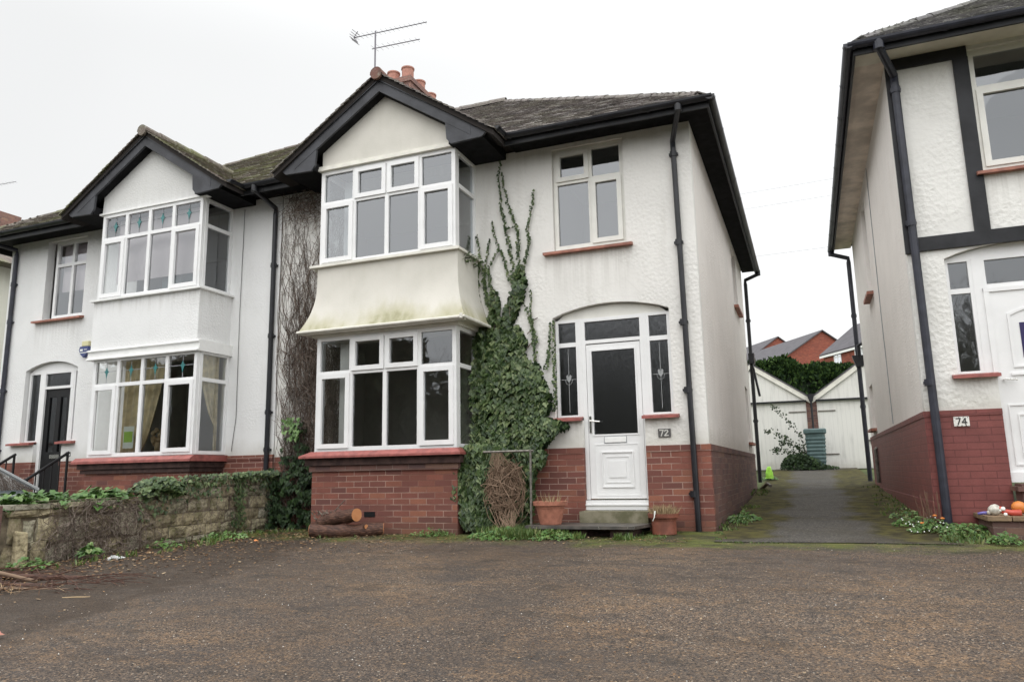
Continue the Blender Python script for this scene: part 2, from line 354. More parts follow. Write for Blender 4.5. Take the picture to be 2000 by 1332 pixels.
M['plate'] = plain('dark number tile', (.085, .08, .078), .5, var=.35, vs=60)
M['plate_w'] = plain('white number tile', (.72, .70, .66), .4, var=.12, vs=80)
M['ink'] = plain('black numeral paint', (.02, .02, .02), .5); M['digit'] = plain('pale numeral', (.55, .54, .5), .5)
M['greenlab'] = plain('lime green print', (.42, .62, .12), .6)
M['greyw'] = plain('dirty white paper', (.50, .51, .50), .7, var=.2, vs=30)
M['paper'] = plain('white paper', (.82, .84, .80), .7)
M['motif'] = plain('leaded line', (.30, .31, .33), .5)
M['motif_w'] = plain('pale lead line', (.30, .31, .31), .5)
M['render_cream'] = mat_render('cream yellow render', (.78, .77, .68), damt=.1)

# ------------------------------------------------------------------ mesh helpers
def F_front(y0): return lambda u, v, w: Vector((u, y0 - w, v))
def F_right(x0): return lambda u, v, w: Vector((x0 + w, u, v))
def F_left(x0): return lambda u, v, w: Vector((x0 - w, u, v))
def F_up(z0): return lambda u, v, w: Vector((u, v, z0 + w))
UP = Vector((0, 0, 1))

def wloc(o):
    v = Vector((0, 0, 0))
    while o is not None: v += o.location; o = o.parent
    return v

def tag(o, label=None, cat=None, group=None, kind=None):
    if label: o['label'] = label
    if cat: o['category'] = cat
    if group: o['group'] = group
    if kind: o['kind'] = kind
    return o

def empty(name, loc, label, cat, group=None):
    o = bpy.data.objects.new(name, None); COL.objects.link(o); o.location = loc; o.empty_display_size = .2
    return tag(o, label, cat, group)

SPLIT = {'bay_wall', 'brick_plinth', 'soffit', 'gutter', 'bay_cornice', 'fascia', 'baluster', 'hinge', 'brick_pier', 'pale_strip_board', 'cable', 'side_wall', 'orange_flower', 'leaded_tulip', 'gable_trim', 'doorstep_base', 'door_frame', 'letter'}
class MB:
    def __init__(s): s.v = []; s.f = []
    def add(s, vs, fs):
        k = len(s.v); s.v += [tuple(p) for p in vs]; s.f += [tuple(i+k for i in f) for f in fs]
    def pieces(s):
        """connected pieces, merged where their boxes touch"""
        par = list(range(len(s.v)))
        def find(i):
            while par[i] != i: par[i] = par[par[i]]; i = par[i]
            return i
        for f in s.f:
            a = find(f[0])
            for i in f[1:]: par[find(i)] = a
        bb = {}
        for i, p in enumerate(s.v):
            r = find(i); q = bb.get(r)
            if q is None: bb[r] = [list(p), list(p)]
            else:
                for k in range(3): q[0][k] = min(q[0][k], p[k]); q[1][k] = max(q[1][k], p[k])
        g = [[{r}, b[0], b[1]] for r, b in bb.items()]; ch = True
        while ch:
            ch = False
            for i in range(len(g)):
                for j in range(len(g)-1, i, -1):
                    if all(g[i][1][k]-.004 < g[j][2][k] and g[j][1][k]-.004 < g[i][2][k] for k in range(3)):
                        g[i][0] |= g[j][0]; g[i][1] = [min(a, b) for a, b in zip(g[i][1], g[j][1])]; g[i][2] = [max(a, b) for a, b in zip(g[i][2], g[j][2])]; del g[j]; ch = True
        out = []
        for rs, _, _ in g:
            m = MB(); mp = {}
            for f in s.f:
                if find(f[0]) in rs:
                    for i in f:
                        if i not in mp: mp[i] = len(m.v); m.v.append(s.v[i])
                    m.f.append(tuple(mp[i] for i in f))
            out.append(m)
        return out
    def poly(s, pts): s.add(pts, [tuple(range(len(pts)))])
    def box(s, fr, u0, u1, v0, v1, w0, w1):
        if u0 > u1: u0, u1 = u1, u0
        if v0 > v1: v0, v1 = v1, v0
        if w0 > w1: w0, w1 = w1, w0
        p = [fr(u, v, w) for w in (w0, w1) for v in (v0, v1) for u in (u0, u1)]
        s.add(p, [(0, 2, 3, 1), (4, 5, 7, 6), (0, 1, 5, 4), (2, 6, 7, 3), (0, 4, 6, 2), (1, 3, 7, 5)])
    def bx(s, a, b): s.box(lambda u, v, w: Vector((u, v, w)), a[0], b[0], a[1], b[1], a[2], b[2])
    def slab(s, fr, outer, holes, w0, w1):
        loops = [outer] + list(holes); flat = [p for l in loops for p in l]
        tris = tessellate_polygon([[Vector((p[0], p[1], 0)) for p in l] for l in loops])
        k = len(s.v); n = len(flat)
        s.v += [tuple(fr(u, v, w1)) for u, v in flat] + [tuple(fr(u, v, w0)) for u, v in flat]
        for t in tris:
            s.f.append(tuple(i+k for i in t)); s.f.append(tuple(i+k+n for i in reversed(t)))
        b = 0
        for l in loops:
            m = len(l)
            for i in range(m):
                j = (i+1) % m; s.f.append((k+b+i, k+b+j, k+n+b+j, k+n+b+i))
            b += m
    def prism(s, fr, pts, w0, w1): s.slab(fr, pts, [], w0, w1)
    def tube(s, pts, r, n=8, caps=True, r1=None):
        pts = [Vector(p) for p in pts]; k = len(s.v); m = len(pts); ref = None
        for i, p in enumerate(pts):
            t = (pts[min(i+1, m-1)] - pts[max(i-1, 0)])
            if t.length < 1e-9: t = Vector((0, 0, 1))
            t.normalize()
            if ref is None: ref = t.orthogonal()
            a = (ref - t*ref.dot(t)); a = a.normalized() if a.length > 1e-6 else t.orthogonal().normalized()
            ref = a; b = t.cross(a)
            rr = r if r1 is None else r + (r1-r)*i/(m-1)
            if isinstance(r, (list, tuple)): rr = r[i]
            for j in range(n):
                an = 2*math.pi*j/n; s.v.append(tuple(p + (a*math.cos(an) + b*math.sin(an))*rr))
        for i in range(m-1):
            for j in range(n):
                jj = (j+1) % n; s.f.append((k+i*n+j, k+i*n+jj, k+(i+1)*n+jj, k+(i+1)*n+j))
        if caps and n > 2:
            s.f.append(tuple(k+j for j in reversed(range(n)))); s.f.append(tuple(k+(m-1)*n+j for j in range(n)))
    def lathe(s, c, prof, n=24):
        c = Vector(c); k = len(s.v)
        for r, z in prof:
            for j in range(n):
                a = 2*math.pi*j/n; s.v.append((c.x+r*math.cos(a), c.y+r*math.sin(a), c.z+z))
        for i in range(len(prof)-1):
            for j in range(n):
                jj = (j+1) % n; s.f.append((k+i*n+j, k+i*n+jj, k+(i+1)*n+jj, k+(i+1)*n+j))
        s.f.append(tuple(k+j for j in reversed(range(n)))); s.f.append(tuple(k+(len(prof)-1)*n+j for j in range(n)))
    def leaf(s, c, nrm, upv, sz, fold=.15):
        nrm = nrm.normalized(); y = (upv - nrm*upv.dot(nrm))
        y = y.normalized() if y.length > 1e-4 else nrm.orthogonal().normalized(); x = y.cross(nrm)
        k = len(s.v)
        P = [(0, -.42, 0), (.30, -.5, 1), (.52, -.12, 1), (.27, .08, .5), (0, .58, 0), (-.27, .08, .5), (-.52, -.12, 1), (-.30, -.5, 1)]
        for px, py, f in P: s.v.append(tuple(c + (x*px + y*py + nrm*(f*fold))*sz))
        s.f += [(k, k+1, k+2, k+3, k+4), (k, k+4, k+5, k+6, k+7)]
    def sliver(s, c, d, nrm, l, w):
        x = d.cross(nrm)
        x = x.normalized() if x.length > 1e-5 else d.orthogonal().normalized()
        d = d.normalized(); k = len(s.v)
        s.v += [tuple(c - x*w*.4), tuple(c + x*w*.4), tuple(c + d*l*.55 + x*w*.5), tuple(c + d*l), tuple(c + d*l*.55 - x*w*.5)]
        s.f.append((k, k+1, k+2, k+3, k+4))
    def ball(s, c, r, n=12, m=8, sx=1, sy=1, sz=1, rough=0):
        k = len(s.v); c = Vector(c)
        for i in range(m+1):
            th = math.pi*i/m
            for j in range(n):
                ph = 2*math.pi*j/n; d = Vector((math.sin(th)*math.cos(ph)*sx, math.sin(th)*math.sin(ph)*sy, math.cos(th)*sz))
                q = 1 + (rough*mnoise.noise(c*3+d*2.3) if rough else 0); s.v.append(tuple(c + d*r*q))
        for i in range(m):
            for j in range(n):
                jj = (j+1) % n; s.f.append((k+i*n+j, k+(i+1)*n+j, k+(i+1)*n+jj, k+i*n+jj))
    def build(s, name, mat, parent=None, smooth=False, label=None, cat=None, group=None, kind=None, bevel=0, one=False):
        if not one and parent is not None and name in SPLIT:
            ps = s.pieces()
            if len(ps) > 1:
                return [p.build(name, mat, parent, smooth, label, cat, group, kind, bevel, True) for p in ps][0]
        if parent is not None: off = wloc(parent)
        else:
            xs = [p[0] for p in s.v]; ys = [p[1] for p in s.v]; off = Vector(((min(xs)+max(xs))/2, (min(ys)+max(ys))/2, min(p[2] for p in s.v)))
        me = bpy.data.meshes.new(name); me.from_pydata([(p[0]-off.x, p[1]-off.y, p[2]-off.z) for p in s.v], [], s.f); me.update()
        uv = me.uv_layers.new(name='UVMap'); V = s.v
        for pl in me.polygons:
            n = pl.normal; a = (abs(n.x), abs(n.y), abs(n.z)); 
            for li in pl.loop_indices:
                p = V[me.loops[li].vertex_index]
                if a[2] > .9: q = (p[0], p[1])
                elif a[0] > a[1]: q = (p[1], p[2])
                else: q = (p[0], p[2])
                uv.data[li].uv = q
        if smooth: me.shade_smooth()
        me.materials.append(M[mat] if isinstance(mat, str) else mat)
        o = bpy.data.objects.new(name, me); COL.objects.link(o)
        if parent is not None: o.parent = parent
        else: o.location = off
        if bevel:
            md = o.modifiers.new('bevel', 'BEVEL'); md.width = bevel; md.segments = 2; md.limit_method = 'ANGLE'
        return tag(o, label, cat, group, kind)

def gz(x, y):
    """height of the ground"""
    if y < 8.6: z = -.72 - .024*(8.6-y)
    elif y < 24.5: z = -.72 + .0435*(y-8.6)
    elif y < 34: z = -.03 + .02*(y-24.5)
    else: z = .16 + .16*(min(y, 75)-34)
    if y < 2.2: z -= .12*(2.2-max(y, -1.5))
    t = min(1, max(0, (x-.75)/.8)); t = t*t*(3-2*t)
    z += .10*t*min(1, max(0, (y-8.1)/.9))*(1 if y < 12 else max(0, 1-(y-12)/8))
    return z

# ------------------------------------------------------------------ setting
def grid(name, x0, x1, y0, y1, nx, ny, dz, mat, bumpy=0., label=None):
    m = MB(); k = 0
    for j in range(ny+1):
        for i in range(nx+1):
            x = x0+(x1-x0)*i/nx; y = y0+(y1-y0)*j/ny
            m.v.append((x, y, gz(x, y)+dz+(bumpy*mnoise.noise(Vector((x*.8, y*.8, 3))) if bumpy else 0)))
    for j in range(ny):
        for i in range(nx):
            a = j*(nx+1)+i; m.f.append((a, a+1, a+nx+2, a+nx+1))
    return m.build(name, mat, smooth=True, kind='structure', label=label)
g = MB(); ys = [-300, -60, -20, -8, -4, -1.5, 0, 2.2, 5, 8.6, 12, 18, 24.5, 34, 50, 75, 140, 600]; xs = [-500, -100, -40, -15, -7, -3, 0, .5, 1.0, 1.4, 5, 12, 40, 100, 500]
for y in ys:
    for x in xs: g.v.append((x, y, gz(x, y)-(.03 if y < 2 or y > 24 else .10)))
nx = len(xs)
for j in range(len(ys)-1):
    for i in range(nx-1): a = j*nx+i; g.f.append((a, a+1, a+nx+1, a+nx))
g.build('ground', 'earth', kind='structure', label='grass and soil beneath and behind the houses')
grid('forecourt', -7.3, 5.5, -1.2, 8.05, 64, 60, 0, 'forecourt', .012, 'rough grey brown tarmac forecourt with loose grit')
grid('forecourt', -7.3, -.98, 8.05, 9.05, 30, 6, 0, 'forecourt', .012, 'mossy tarmac strip along the foot of the brick bay')
grid('forecourt', -16, -7.32, -1.2, 9.05, 20, 20, -.002, 'forecourt', .01, 'neighbouring tarmac forecourt behind the stone wall')
grid('driveway', -.98, 1.25, 8.06, 24.2, 12, 60, .006, 'drive', .012, 'damp grey driveway rising between the houses to the garages')
grid('forecourt', 1.25, 5.5, 8.05, 9.05, 12, 4, 0, 'forecourt', .012, 'mossy tarmac edge by the right hand house')
grid('road', -60, 60, -9, -2.2, 20, 4, .004, 'road', 0, 'grey road behind the forecourt')

# ------------------------------------------------------------------ windows
def window(parent, name, fr, us, vs, sash=(), depth=.06, of=.055, mull=.028, sf=.045, mat='upvc', glass='glass', label=None, motif=None):
    """us, vs: outer edges and mullion centres. One frame mesh, one glass mesh below it."""
    f = MB(); g = MB()
    U0, U1, V0, V1 = us[0], us[-1], vs[0], vs[-1]
    f.box(fr, U0, U1, V0, V0+of, -depth, 0); f.box(fr, U0, U1, V1-of, V1, -depth, 0)
    f.box(fr, U0, U0+of, V0+of, V1-of, -depth, 0); f.box(fr, U1-of, U1, V0+of, V1-of, -depth, 0)
    for u in us[1:-1]: f.box(fr, u-mull, u+mull, V0+of, V1-of, -depth, -.001)
    for i in range(len(us)-1):
        a = us[i]+(of if i == 0 else mull); b = us[i+1]-(of if i == len(us)-2 else mull)
        for v in vs[1:-1]: f.box(fr, a, b, v-mull, v+mull, -depth, -.002)
        for j in range(len(vs)-1):
            c = vs[j]+(of if j == 0 else mull); d = vs[j+1]-(of if j == len(vs)-2 else mull)
            if (i, j) in sash:
                e = .016
                f.box(fr, a-e, b+e, c-e, c-e+sf+e, -.03, .02); f.box(fr, a-e, b+e, d+e-sf-e, d+e, -.03, .02)
                f.box(fr, a-e, a+sf, c+sf, d-sf, -.03, .02); f.box(fr, b-sf, b+e, c+sf, d-sf, -.03, .02)
                g.poly([fr(a+sf-.004, c+sf-.004, -.018), fr(b-sf+.004, c+sf-.004, -.018), fr(b-sf+.004, d-sf+.004, -.018), fr(a+sf-.004, d-sf+.004, -.018)])
            else:
                # dark gasket line then glass
                g.poly([fr(a-.004, c-.004, -.03), fr(b+.004, c-.004, -.03), fr(b+.004, d+.004, -.03), fr(a-.004, d+.004, -.03)])
    o = f.build(name, mat, parent, label=label)
    g.build('pane', glass, o)
    if motif:
        m = MB(); n = MB()
        for (u0, u1, v0, v1) in motif:
            uc = (u0+u1)/2; vc = (v0+v1)/2+.01; w = -.024
            m.box(fr, uc-.004, uc+.004, v0, v1, w-.003, w); m.box(fr, u0, u1, vc-.004, vc+.004, w-.003, w+.0005)
            n.prism(fr, [(uc, vc+.075), (uc+.022, vc+.02), (uc+.05, vc), (uc+.022, vc-.025), (uc, vc-.11), (uc-.022, vc-.025), (uc-.05, vc), (uc-.022, vc+.02)], w, w+.004)
        q = m.build('leading', 'motif', o); n.build('stained_glass', 'teal', o)
    return o

def sill(parent, fr, u0, u1, z, mat='terra', out=.09, h=.035):
    m = MB(); m.prism(lambda u, v, w: fr(w, v, u), [(-.05, z-h), (out, z-h-.01), (out, z-.012), (-.05, z+.012)], u0, u1)
    return m.build('sill', mat, parent)

# ------------------------------------------------------------------ roofs
def inside(p, poly):
    c = False; j = len(poly)-1
    for i in range(len(poly)):
        a, b = poly[i], poly[j]
        if (a[1] > p[1]) != (b[1] > p[1]) and p[0] < (b[0]-a[0])*(p[1]-a[1])/(b[1]-a[1])+a[0]: c = not c
        j = i
    return c
def tiles(mb, O, U, S, poly, ex=.1, tw=.165, seed=1):
    """overlapping plain tiles on the plane O + u*U + s*S clipped to poly (in metres)"""
    rr = random.Random(seed); U = U.normalized(); S = S.normalized(); N = U.cross(S)
    if N.z < 0: N = -N
    s0 = min(p[1] for p in poly); s1 = max(p[1] for p in poly); u0 = min(p[0] for p in poly); u1 = max(p[0] for p in poly)
    row = 0; s = s0
    while s < s1:
        u = u0 - (tw/2 if row % 2 else 0)
        while u < u1+tw:
            a = max(u, u0)+.003; b = min(u+tw, u1)-.003
            if b-a > .03 and inside(((a+b)/2, s+ex*.5), poly):
                lo = s-.02+rr.uniform(-.007, .005); hi = s+ex+.03; t = .012+rr.uniform(-.002, .004); h0 = .015+rr.uniform(-.003, .007); sk = rr.uniform(-.004, .004)
                P = [(a, lo+sk, h0), (b, lo-sk, h0+rr.uniform(-.004, .004)), (b, hi, .001), (a, hi, .001)]
                vs = [O+U*x+S*y+N*z for x, y, z in P] + [O+U*x+S*y+N*(z+t) for x, y, z in P]
                mb.add(vs, [(4, 5, 6, 7), (0, 1, 5, 4), (1, 2, 6, 5), (3, 0, 4, 7)])
            u += tw
        s += ex; row += 1
def ridge_tiles(mb, a, b, r=.10, seg=.32, n=9, seed=3):
    a = Vector(a); b = Vector(b); d = b-a; L = d.length; d.normalize(); side = d.cross(UP).normalized(); upv = side.cross(d).normalized()
    if upv.z < 0: upv = -upv
    rr = random.Random(seed); k = max(1, int(L/seg)); 
    for i in range(k):
        p = a+d*(L*i/k); q = a+d*(L*(i+1)/k+.03); r0 = r*1.06+rr.uniform(-.004, .006); r1 = r*.94; vs = []
        for (c, ra) in ((p, r0), (q, r1), (p, r0-.014), (q, r1-.014)):
            for j in range(n): an = math.pi*(-.05+1.1*j/(n-1)); vs.append(c+side*math.cos(an)*ra+upv*(math.sin(an)*ra-.02))
        fs = [(j, j+1, n+j+1, n+j) for j in range(n-1)] + [(j, 2*n+j, 2*n+j+1, j+1) for j in range(n-1)] + [(n+j, n+j+1, 3*n+j+1, 3*n+j) for j in range(n-1)]
        mb.add(vs, fs)
TP = math.tan(R(34)); CP = math.cos(R(34)); SP = math.sin(R(34))

def gutter_run(mb, a, b, r=.058):
    a = Vector(a); b = Vector(b); d = (b-a).normalized(); side = d.cross(UP).normalized(); n = 9; vs = []
    for c in (a, b):
        for ra in (r, r-.006):
            for j in range(n): an = math.pi*(1+j/(n-1)); vs.append(c+side*math.cos(an)*ra+UP*math.sin(an)*ra)
    fs = [(j, j+1, 2*n+j+1, 2*n+j) for j in range(n-1)] + [(n+j, 3*n+j, 3*n+j+1, n+j+1) for j in range(n-1)]
    fs += [(0, 2*n, 3*n, n), (n-1, 2*n-1, 4*n-1, 3*n-1)]
    fs += [tuple(list(range(n)))+(), tuple(reversed(range(2*n, 3*n)))]
    mb.add(vs, fs)
    L = (b-a).length
    for i in range(int(L/.9)+1):
        c = a+d*min(L-.03, .05+i*.9); q = []
        for e in (0, .03):
            for j in range(n): an = math.pi*(1+j/(n-1)); q.append(c+d*e+side*math.cos(an)*(r+.007)+UP*math.sin(an)*(r+.007))
        mb.add(q, [(j, j+1, n+j+1, n+j) for j in range(n-1)])

def downpipe(parent, top, wx, wy, ztop, zbot, r=.034, collars=(), mat='gutter', name='downpipe', nx=0, ny=-1, lean=0.):
    m = MB(); t = Vector(top); a = Vector((wx, wy, ztop)); 
    m.tube([t, t-UP*.07, a+UP*.10, a, Vector((wx+lean, wy, zbot))], r, 12)
    for p, q in ((t-UP*.10, t+UP*.02),): m.tube([p, q], r+.012, 12)
    for z in collars:
        m.tube([(wx, wy, z-.035), (wx, wy, z+.035)], r+.009, 12)
        m.bx((wx-.055 if ny else wx-.01, wy-.01 if ny else wy-.055, z-.014), (wx+.055 if ny else wx+.01, wy+.05 if ny else wy+.055, z+.014))
    return m.build(name, mat, parent, smooth=False)

def hip_roof(root, xl, xr, hipL, hipR, z0, matt, seed, y0=8.50, depth=8.50, cut=None, side_rows=False):
    """front slope, rear slope and hip ends over x from xl to xr; xl/xr are eave ends (or the party line)"""
    yr = y0+depth/2; H = depth/2*TP; zr = z0+H; m = MB(); al = xl+(depth/2 if hipL else 0); ar = xr-(depth/2 if hipR else 0)
    A = Vector((xl, y0, z0)); B = Vector((xr, y0, z0)); C = Vector((xr, y0+depth, z0)); D = Vector((xl, y0+depth, z0)); E = Vector((al, yr, zr)); G = Vector((ar, yr, zr))
    m.add([A, B, G, E], [(0, 1, 2, 3)]); m.add([D, C, G, E], [(0, 3, 2, 1)])
    if hipR: m.add([B, C, G], [(0, 1, 2)])
    else: m.add([B, C, G], [(0, 1, 2)])
    m.add([A, D, E], [(0, 2, 1)])
    m.add([A, B, C, D], [(0, 3, 2, 1)])
    roof = m.build('roof', 'under', root)
    sl = depth/2/CP; L = xr-xl; t = MB()
    poly = [(0, 0), (L, 0), (ar-xl, sl), (al-xl, sl)]
    tiles(t, A, Vector((1, 0, 0)), Vector((0, CP, SP)), poly, seed=seed)
    if hipR: tiles(t, B, Vector((0, 1, 0)), Vector((-CP, 0, SP)), [(0, 0), (depth, 0), (depth-.8, .95), (.8, .95)], seed=seed+1)
    if hipL: tiles(t, A, Vector((0, 1, 0)), Vector((CP, 0, SP)), [(0, 0), (depth, 0), (depth-.8, .95), (.8, .95)], seed=seed+2)
    t.build('roof_tiles', matt, roof)
    r = MB(); ridge_tiles(r, E+UP*.02, G+UP*.02)
    if hipR: ridge_tiles(r, B+Vector((-.1, .1, .07)), G, .07)
    if hipL: ridge_tiles(r, A+Vector((.1, .1, .07)), E, .07)
    r.build('ridge_tiles', matt, roof)
    return roof

def bay_gable(root, cx, matt, y=8.20, half=1.66, za=5.445, seed=5, mossr=False):
    """the little gable roof over a bay: roof, barge boards, boxed ends, soffits"""
    ze = za-half*TP+.03; y1 = 8.50+(za-4.385)/TP; O = Vector((cx, y-.06, za+.01)); m = MB()
    e = half+.05; zz = e*TP
    for sg in (-1, 1):
        yl = 8.50+max(0, (za-zz-4.385)/TP)+.05
        P = [Vector((cx, y-.04, za)), Vector((cx, y1, za)), Vector((cx+sg*e, yl, za-zz)), Vector((cx+sg*e, y-.04, za-zz))]
        m.add(P + [p-UP*.07 for p in P], [(0, 1, 2, 3), (7, 6, 5, 4), (0, 3, 7, 4), (3, 2, 6, 7), (2, 1, 5, 6), (1, 0, 4, 5)])
    rf = m.build('gable_roof', 'under', root)
    t = MB(); sl = e/CP
    for sg in (-1, 1):
        yl = 8.50+max(0, (za-zz-4.385)/TP)+.05-(y-.04)
        tiles(t, Vector((cx+sg*e, y-.08, za-zz)), Vector((0, 1, 0)), Vector((-sg*CP, 0, SP)), [(0, 0), (yl+.05, 0), (y1-y+.1, sl), (0, sl)], seed=seed+sg)
    t.build('roof_tiles', matt, rf)
    r = MB(); ridge_tiles(r, (cx, y-.10, za+.005), (cx, y1, za+.005), .09)
    r.tube([(cx, y-.10, za-.02), (cx, y-.06, za-.02)], .082, 14)
    r.build('ridge_tiles', 'tile_red' if matt == 'tile' else matt, rf)
    f = F_front(y); b = MB()
    dx = 1.0; k = .655
    def ch(top, bot, ww0, ww1, ext):    # chevron
        for sg in (-1, 1):
            b.prism(f, [(cx, top), (cx+sg*ext, top-ext*k), (cx+sg*ext, bot-ext*k), (cx, bot)], ww0, ww1)
    ch(5.432, 5.355, -.02, .035, 1.63); ch(5.355, 5.205, -.03, .012, 1.38)
    for sg in (-1, 1):
        b.prism(f, [(cx+sg*1.65, 4.36), (cx+sg*1.53, 4.25), (cx+sg*1.09, 4.235), (cx+sg*1.03, 4.31), (cx+sg*1.01, 4.56), (cx+sg*1.38, 4.46)], -.03, .008)
    b.build('barge_board', 'barge', root)
    s = MB()
    for sg in (-1, 1):
        a, c = sorted((cx+sg*1.05, cx+sg*1.55)); s.bx((a, y+.02, 4.245), (c, 8.99, 4.37))
        s.prism(F_front(y+.02), [(cx, 5.24), (cx+sg*1.30, 5.24-1.30*k), (cx+sg*1.30, 5.20-1.30*k), (cx, 5.20)], -.13, -.005)
        a, c = sorted((cx+sg*1.55, cx+sg*1.68)); s.bx((a, y+.08, 4.30), (c, 8.53, 4.37))
    s.build('soffit', 'soffit_black', root)
    # gutters along the gable's own eaves
    q = MB()
    for sg in (-1, 1): gutter_run(q, (cx+sg*(e+.03), y-.03, 4.345), (cx+sg*(e+.03), 8.48, 4.355), .045)
    q.build('gutter', 'gutter', root)
    return rf

def eaves(root, xl, xr, z, segs, side=0, ys=8.535, yb=17.0, fm='black', sm='soffit_black', sides_m=None, xw=None):
    """soffit and fascia along the front (segs) and down one side"""
    s = MB(); 
    for a, b in segs: s.bx((a, ys+.02, z), (b, 9.0, z+.02))
    if not side: s.build('soffit', sm, root)
    f = MB()
    for a, b in segs: f.bx((a, ys-.005, z-.095), (b, ys+.02, z+.05))
    if side:
        xo = xr if side > 0 else xl
        if sides_m:
            s.build('soffit', sm, root); s = MB()
        s.bx((min(xw, xo), 9.0 if not sides_m else ys+.02, z), (max(xw, xo), yb, z+.02)) if not sides_m else s.bx((min(xw, xo), 8.999, z), (max(xw, xo), yb, z+.02))
        if not sides_m: s.bx((min(xw, xo), ys+.02, z+.001), (max(xw, xo), 9.0, z+.021))
        s.build('soffit', sides_m or sm, root)
        f.bx((xo-.012, ys-.0052, z-.0948), (xo+.012, yb, z+.051))
    f.build('fascia', fm, root)

def interior(root, x0, x1, yb=11.2, z0=-.1, z1=4.25, name='room'):
    m = MB(); th = .04; y0 = 9.16
    m.bx((x0, yb, z0), (x1, yb+th, z1)); m.bx((x0, y0, z0-th), (x1, yb, z0)); m.bx((x0, 9.17, 2.34), (x1, yb, 2.44)); m.bx((x0, y0, z1), (x1, yb, z1+th))
    m.bx((x0-th, y0, z0), (x0, yb, z1)); m.bx((x1, y0, z0), (x1+th, yb, z1))
    m.build(name, 'room', root)

# ================================================================== HOUSE 72 (centre)
H72 = empty('semi_detached_house', (-4.2, 9, -.72), 'central white rendered house with a curved bay hood, white front door and brick base', 'house')
YF = 9.0; ff = F_front(YF)
ARCH = [(-2.96+1.50*t, 1.96+.14*math.sin(math.pi*t)**.8+.0*t) for t in [i/12 for i in range(13)]]
ARCH = [(u, z) for u, z in ARCH]
outer = [(-7.31, .29), (-6.16, .29), (-2.60, .29), (-2.60, .66), (-2.96, .66)] + ARCH + [(-1.46, .66), (-1.82, .66), (-1.82, .29), (-1.08, .29), (-1.08, 4.34), (-7.31, 4.34)]
m = MB(); m.slab(ff, outer, [[(-6.05, .34), (-4.12, .34), (-4.12, 4.2), (-6.05, 4.2)], [(-2.91, 2.85), (-1.94, 2.85), (-1.94, 4.27), (-2.91, 4.27)]], -.14, 0)
m.build('front_wall', 'render72', H72)
m = MB(); m.slab(F_right(-1.08), [(9.14, .29), (16.6, .29), (16.6, 4.34), (9.14, 4.34)], [[(14.2, 3.02), (15.1, 3.02), (15.1, 4.2), (14.2, 4.2)], [(15.3, .5), (15.95, .5), (15.95, 1.6), (15.3, 1.6)]], -.14, 0)
m.bx((-7.31, 16.46, -.8), (-1.23, 16.6, 4.3))
m.build('side_wall', 'side', H72)
m = MB()
m.bx((-4.05, 8.985, -.85), (-2.60, 9.12, .215)); m.bx((-1.82, 8.985, -.85), (-1.066, 9.12, .215)); m.bx((-7.3, 8.985, -.85), (-6.2, 9.12, .215))
m.bx((-4.05, 8.978, .215), (-2.60, 9.13, .29)); m.bx((-1.82, 8.978, .215), (-1.059, 9.13, .29)); m.bx((-7.3, 8.978, .215), (-6.2, 9.13, .29))
m.build('brick_plinth', 'brick', H72)
m = MB(); m.bx((-1.22, 9.12, -.85), (-1.066, 16.6, .215)); m.bx((-1.22, 9.13, .215), (-1.059, 16.6, .29)); m.build('brick_plinth', 'brick_side', H72)
interior(H72, -7.2, -3.2); interior(H72, -3.1, -1.25)
hip_roof(H72, -7.31, -.80, False, True, 4.365, 'tile', 11)
bay_gable(H72, -5.11, 'tile')
eaves(H72, -7.31, -.79, 4.325, [(-7.31, -6.80), (-3.42, -.79)], side=1, xw=-1.08)
m = MB(); gutter_run(m, (-3.36, 8.48, 4.35), (-.73, 8.48, 4.35)); gutter_run(m, (-7.31, 8.48, 4.36), (-6.84, 8.48, 4.365)); gutter_run(m, (-.755, 8.44, 4.345), (-.755, 17.0, 4.32)); m.build('gutter', 'gutter', H72)
downpipe(H72, (-1.13, 8.48, 4.33), -1.285, 8.955, 3.98, -.74, collars=(3.9, 2.75, 1.75, .93, -.28), lean=.035)
downpipe(H72, (-.74, 16.95, 4.31), -1.02, 16.9, 4.02, -.3, collars=(3.2, 2.1, 1.0), r=.04)
m = MB(); m.tube([(-1.02, 16.6, 2.25), (-.97, 16.6, 2.10), (-.88, 16.6, 1.50)], .026, 8); m.bx((-1.05, 16.5, 2.2), (-.93, 16.72, 2.42)); m.build('waste_pipe', 'gutter', H72)
# gable face, header
m = MB(); m.prism(F_front(8.35), [(-6.12, 4.32), (-3.95, 4.32), (-4.05, 4.56), (-5.11, 5.26), (-6.12, 4.58)], -.1, 0); m.build('gable_wall', 'cream', H72)
m = MB()
m.bx((-6.17, 8.315, 4.285), (-3.99, 8.42, 4.325)); m.bx((-6.185, 8.30, 4.255), (-3.975, 8.42, 4.285)); m.bx((-4.08, 8.42, 4.255), (-3.985, 9.0, 4.30)); m.bx((-6.17, 8.42, 4.255), (-6.08, 9.0, 4.30))
m.build('bay_cornice', 'trim', H72)
